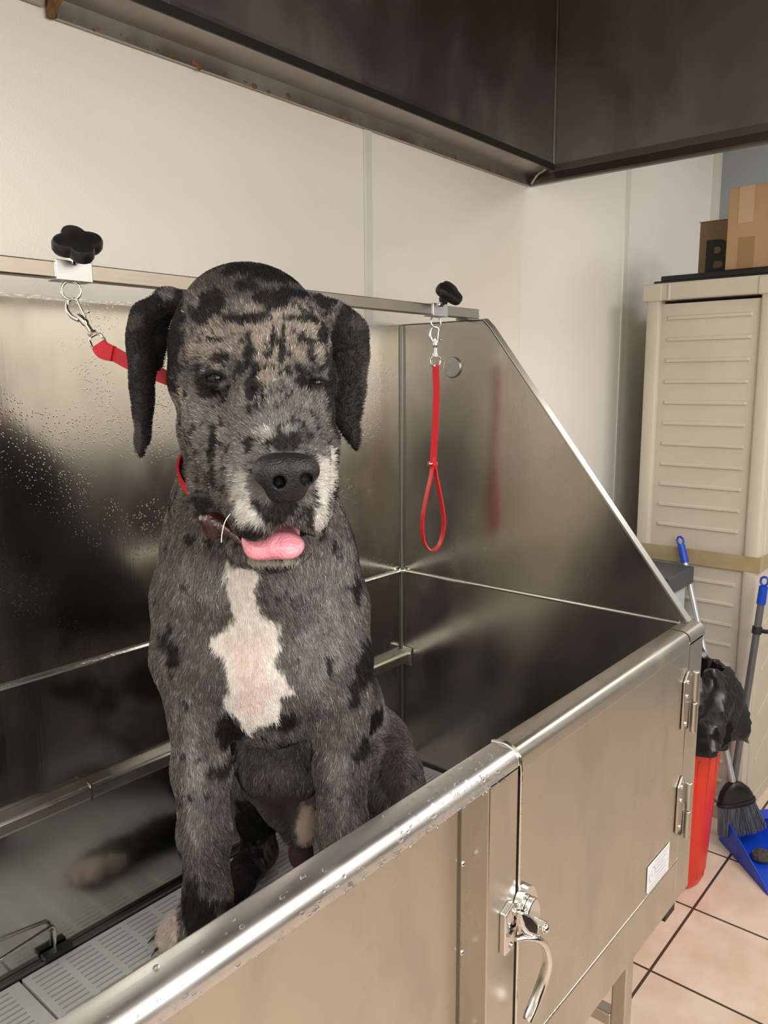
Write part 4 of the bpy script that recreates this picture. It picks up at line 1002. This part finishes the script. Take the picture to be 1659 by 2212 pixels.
hw = ss(HP[:, 2], 1.37, 1.43)*(np.linalg.norm(HP-ad(560, 850, 1.15), axis=1) < .22)
Fh = fc(HP)
side_ = np.sign(Fh[:, 0])[:, None]*SV[None]*.45
swirl = fbm(HP, 9, 41)[:, None]-.5
flow = flow+side_*ss(Fh[:, 1], -.25, .1)[:, None]*0.6+SV[None]*swirl*1.6
flow = flow*(1-hw[:, None])+fr*hw[:, None]*1.2
flow += rng.normal(0, .22, flow.shape)
tg = flow-(flow*HN).sum(1, keepdims=True)*HN; tg /= np.linalg.norm(tg, axis=1, keepdims=True)+1e-9
LN = (np.where(HP[:, 2] > 1.37, .0060, .0095)*rng.uniform(.6, 1.25, NH)*(1-hm)*(field(HP, NP) > .0015))
belly = np.zeros(NH)
for q in ((612, 1720, 1.35/ZS, 85, 85), (650, 1843, 1.49/ZS, 45, 45)): belly = np.maximum(belly, ss(patch(Fh, *q[:3], *q[3:]), 0, .3))
LN = LN*(1-.8*belly)
keep = LN > .001; HP, HN, tg, LN, hc = HP[keep], HN[keep], tg[keep], LN[keep], hc[keep]; NH = len(HP)
L3 = LN[:, None]
pts = np.stack([HP-HN*.0005, HP+tg*L3*.5+HN*L3*.20, HP+tg*L3+HN*L3*.20], 1).reshape(-1, 3)
cv = bpy.data.hair_curves.new('fur'); cv.add_curves([3]*NH); cv.position_data.foreach_set('vector', pts.astype(np.float32).ravel())
ra = cv.attributes.get('radius') or cv.attributes.new('radius', 'FLOAT', 'POINT')
ra.data.foreach_set('value', np.tile(np.array([.00027, .00022, .00005], np.float32), NH))
jit = np.exp(rng.normal(0, .42, NH)); lum = hc.mean(1)
jit = np.where(lum > .3, 1+rng.normal(0, .10, NH), jit)
dark = lum < .02; hcol = hc*jit[:, None]; hcol[~dark & (lum < .3)] *= 1.35
ct = cv.attributes.new('coat', 'FLOAT_COLOR', 'CURVE'); ct.data.foreach_set('color', np.concatenate([np.clip(hcol, .002, .95), np.ones((NH, 1))], 1).astype(np.float32).ravel())
M_fur = attr_mat('fur', .5, 0, spec=.14); cv.materials.append(M_fur)
fur = bpy.data.objects.new('fur', cv); link(fur, dog); fur['kind'] = 'stuff'
# whiskers
for pts, r, m_ in (([(503, 1103, 1.0), (487, 1125, .985), (480, 1150, .98), (478, 1172, .98)], .0006, mat('white_whisker', (.8, .78, .74), .4)),
                  ([(706, 1030, 1.03), (722, 1031, 1.03), (742, 1028, 1.03)], .0003, M_blackp), ([(722, 1068, 1.05), (745, 1075, 1.05), (772, 1088, 1.05)], .0003, M_blackp),
                  ([(330, 872, 1.15), (345, 874, 1.15), (362, 880, 1.14)], .0003, M_blackp), ([(396, 968, 1.15), (375, 980, 1.14), (350, 990, 1.13)], .0003, M_blackp)):
    obj('whisker', tube(smoothpath([ad(*p) for p in pts], 4), r*.8, 6), m_, dog, smooth=True)

# ------------------------------------------------------------------ the taut red leash round the dog's neck
tl = thing('grooming_leash', 'red grooming leash clipped to the left clamp and looped round the neck of the dog', 'leash', (-.93, YB, 1.62), 'red grooming leashes')
a_ = Vector((-.968, YB, 1.682)); b_ = Vector(at(213, 742, 1.085))
dd = (b_-a_).normalized(); Ls = (b_-a_).length
snap(tl, a_, dd, -VR, .066)
e0 = a_+dd*.079
st = smoothpath([e0, Vector(at(245, 764, 1.08)), Vector(at(290, 788, 1.07)), Vector(at(350, 812, 1.06)), Vector(at(410, 835, 1.055))], 8)
bm = ribbon(st, .019, .004, Vector(UU)); obj('strap', bm, M_redb, tl, smooth=True)
obj('strap_fold', ribbon(smoothpath([e0-dd*.004, e0+dd*.008, Vector(at(245, 764, 1.078))], 5), .021, .0075, Vector(UU)), M_redb, tl, smooth=True)
# neck loop: an ellipse low in front, high at the nape, pushed out to the skin
c = (ad(552, 1000, 1.30)); ax1 = RR; ax2 = np.array([FF[0], FF[1], 0])*.82+np.array([0, 0, .45]); ax2 /= np.linalg.norm(ax2)
loop = []
for i in range(64):
    a = 2*PI*i/64; dr = ax1*math.cos(a)+ax2*math.sin(a); t_ = .03
    ts = np.linspace(.02, .26, 240); dd_ = field(c+ts[:, None]*dr, [p for p in PR[4:10]]); i_ = np.argmax(dd_ > .0025) if (dd_ > .0025).any() else 239
    loop.append(c+dr*(ts[i_]+.0035))
loop = np.array(loop)
for _ in range(4): loop = (np.roll(loop, 1, 0)+2*loop+np.roll(loop, -1, 0))/4
bm = bmesh.new(); rings = []
for i in range(64):
    p = Vector(loop[i]); t_ = Vector(loop[(i+1) % 64]-loop[i-1]).normalized(); n_ = Vector(loop[i]-c); n_ = (n_-t_*n_.dot(t_)).normalized(); s_ = t_.cross(n_)
    rings.append([bm.verts.new(p+s_*x+n_*y) for x, y in flat(.0125, .0032)])
for i in range(64):
    for j in range(4): bm.faces.new([rings[i][j], rings[i][(j+1) % 4], rings[(i+1) % 64][(j+1) % 4], rings[(i+1) % 64][j]])
obj('neck_loop', bm, M_red, tl, smooth=True)
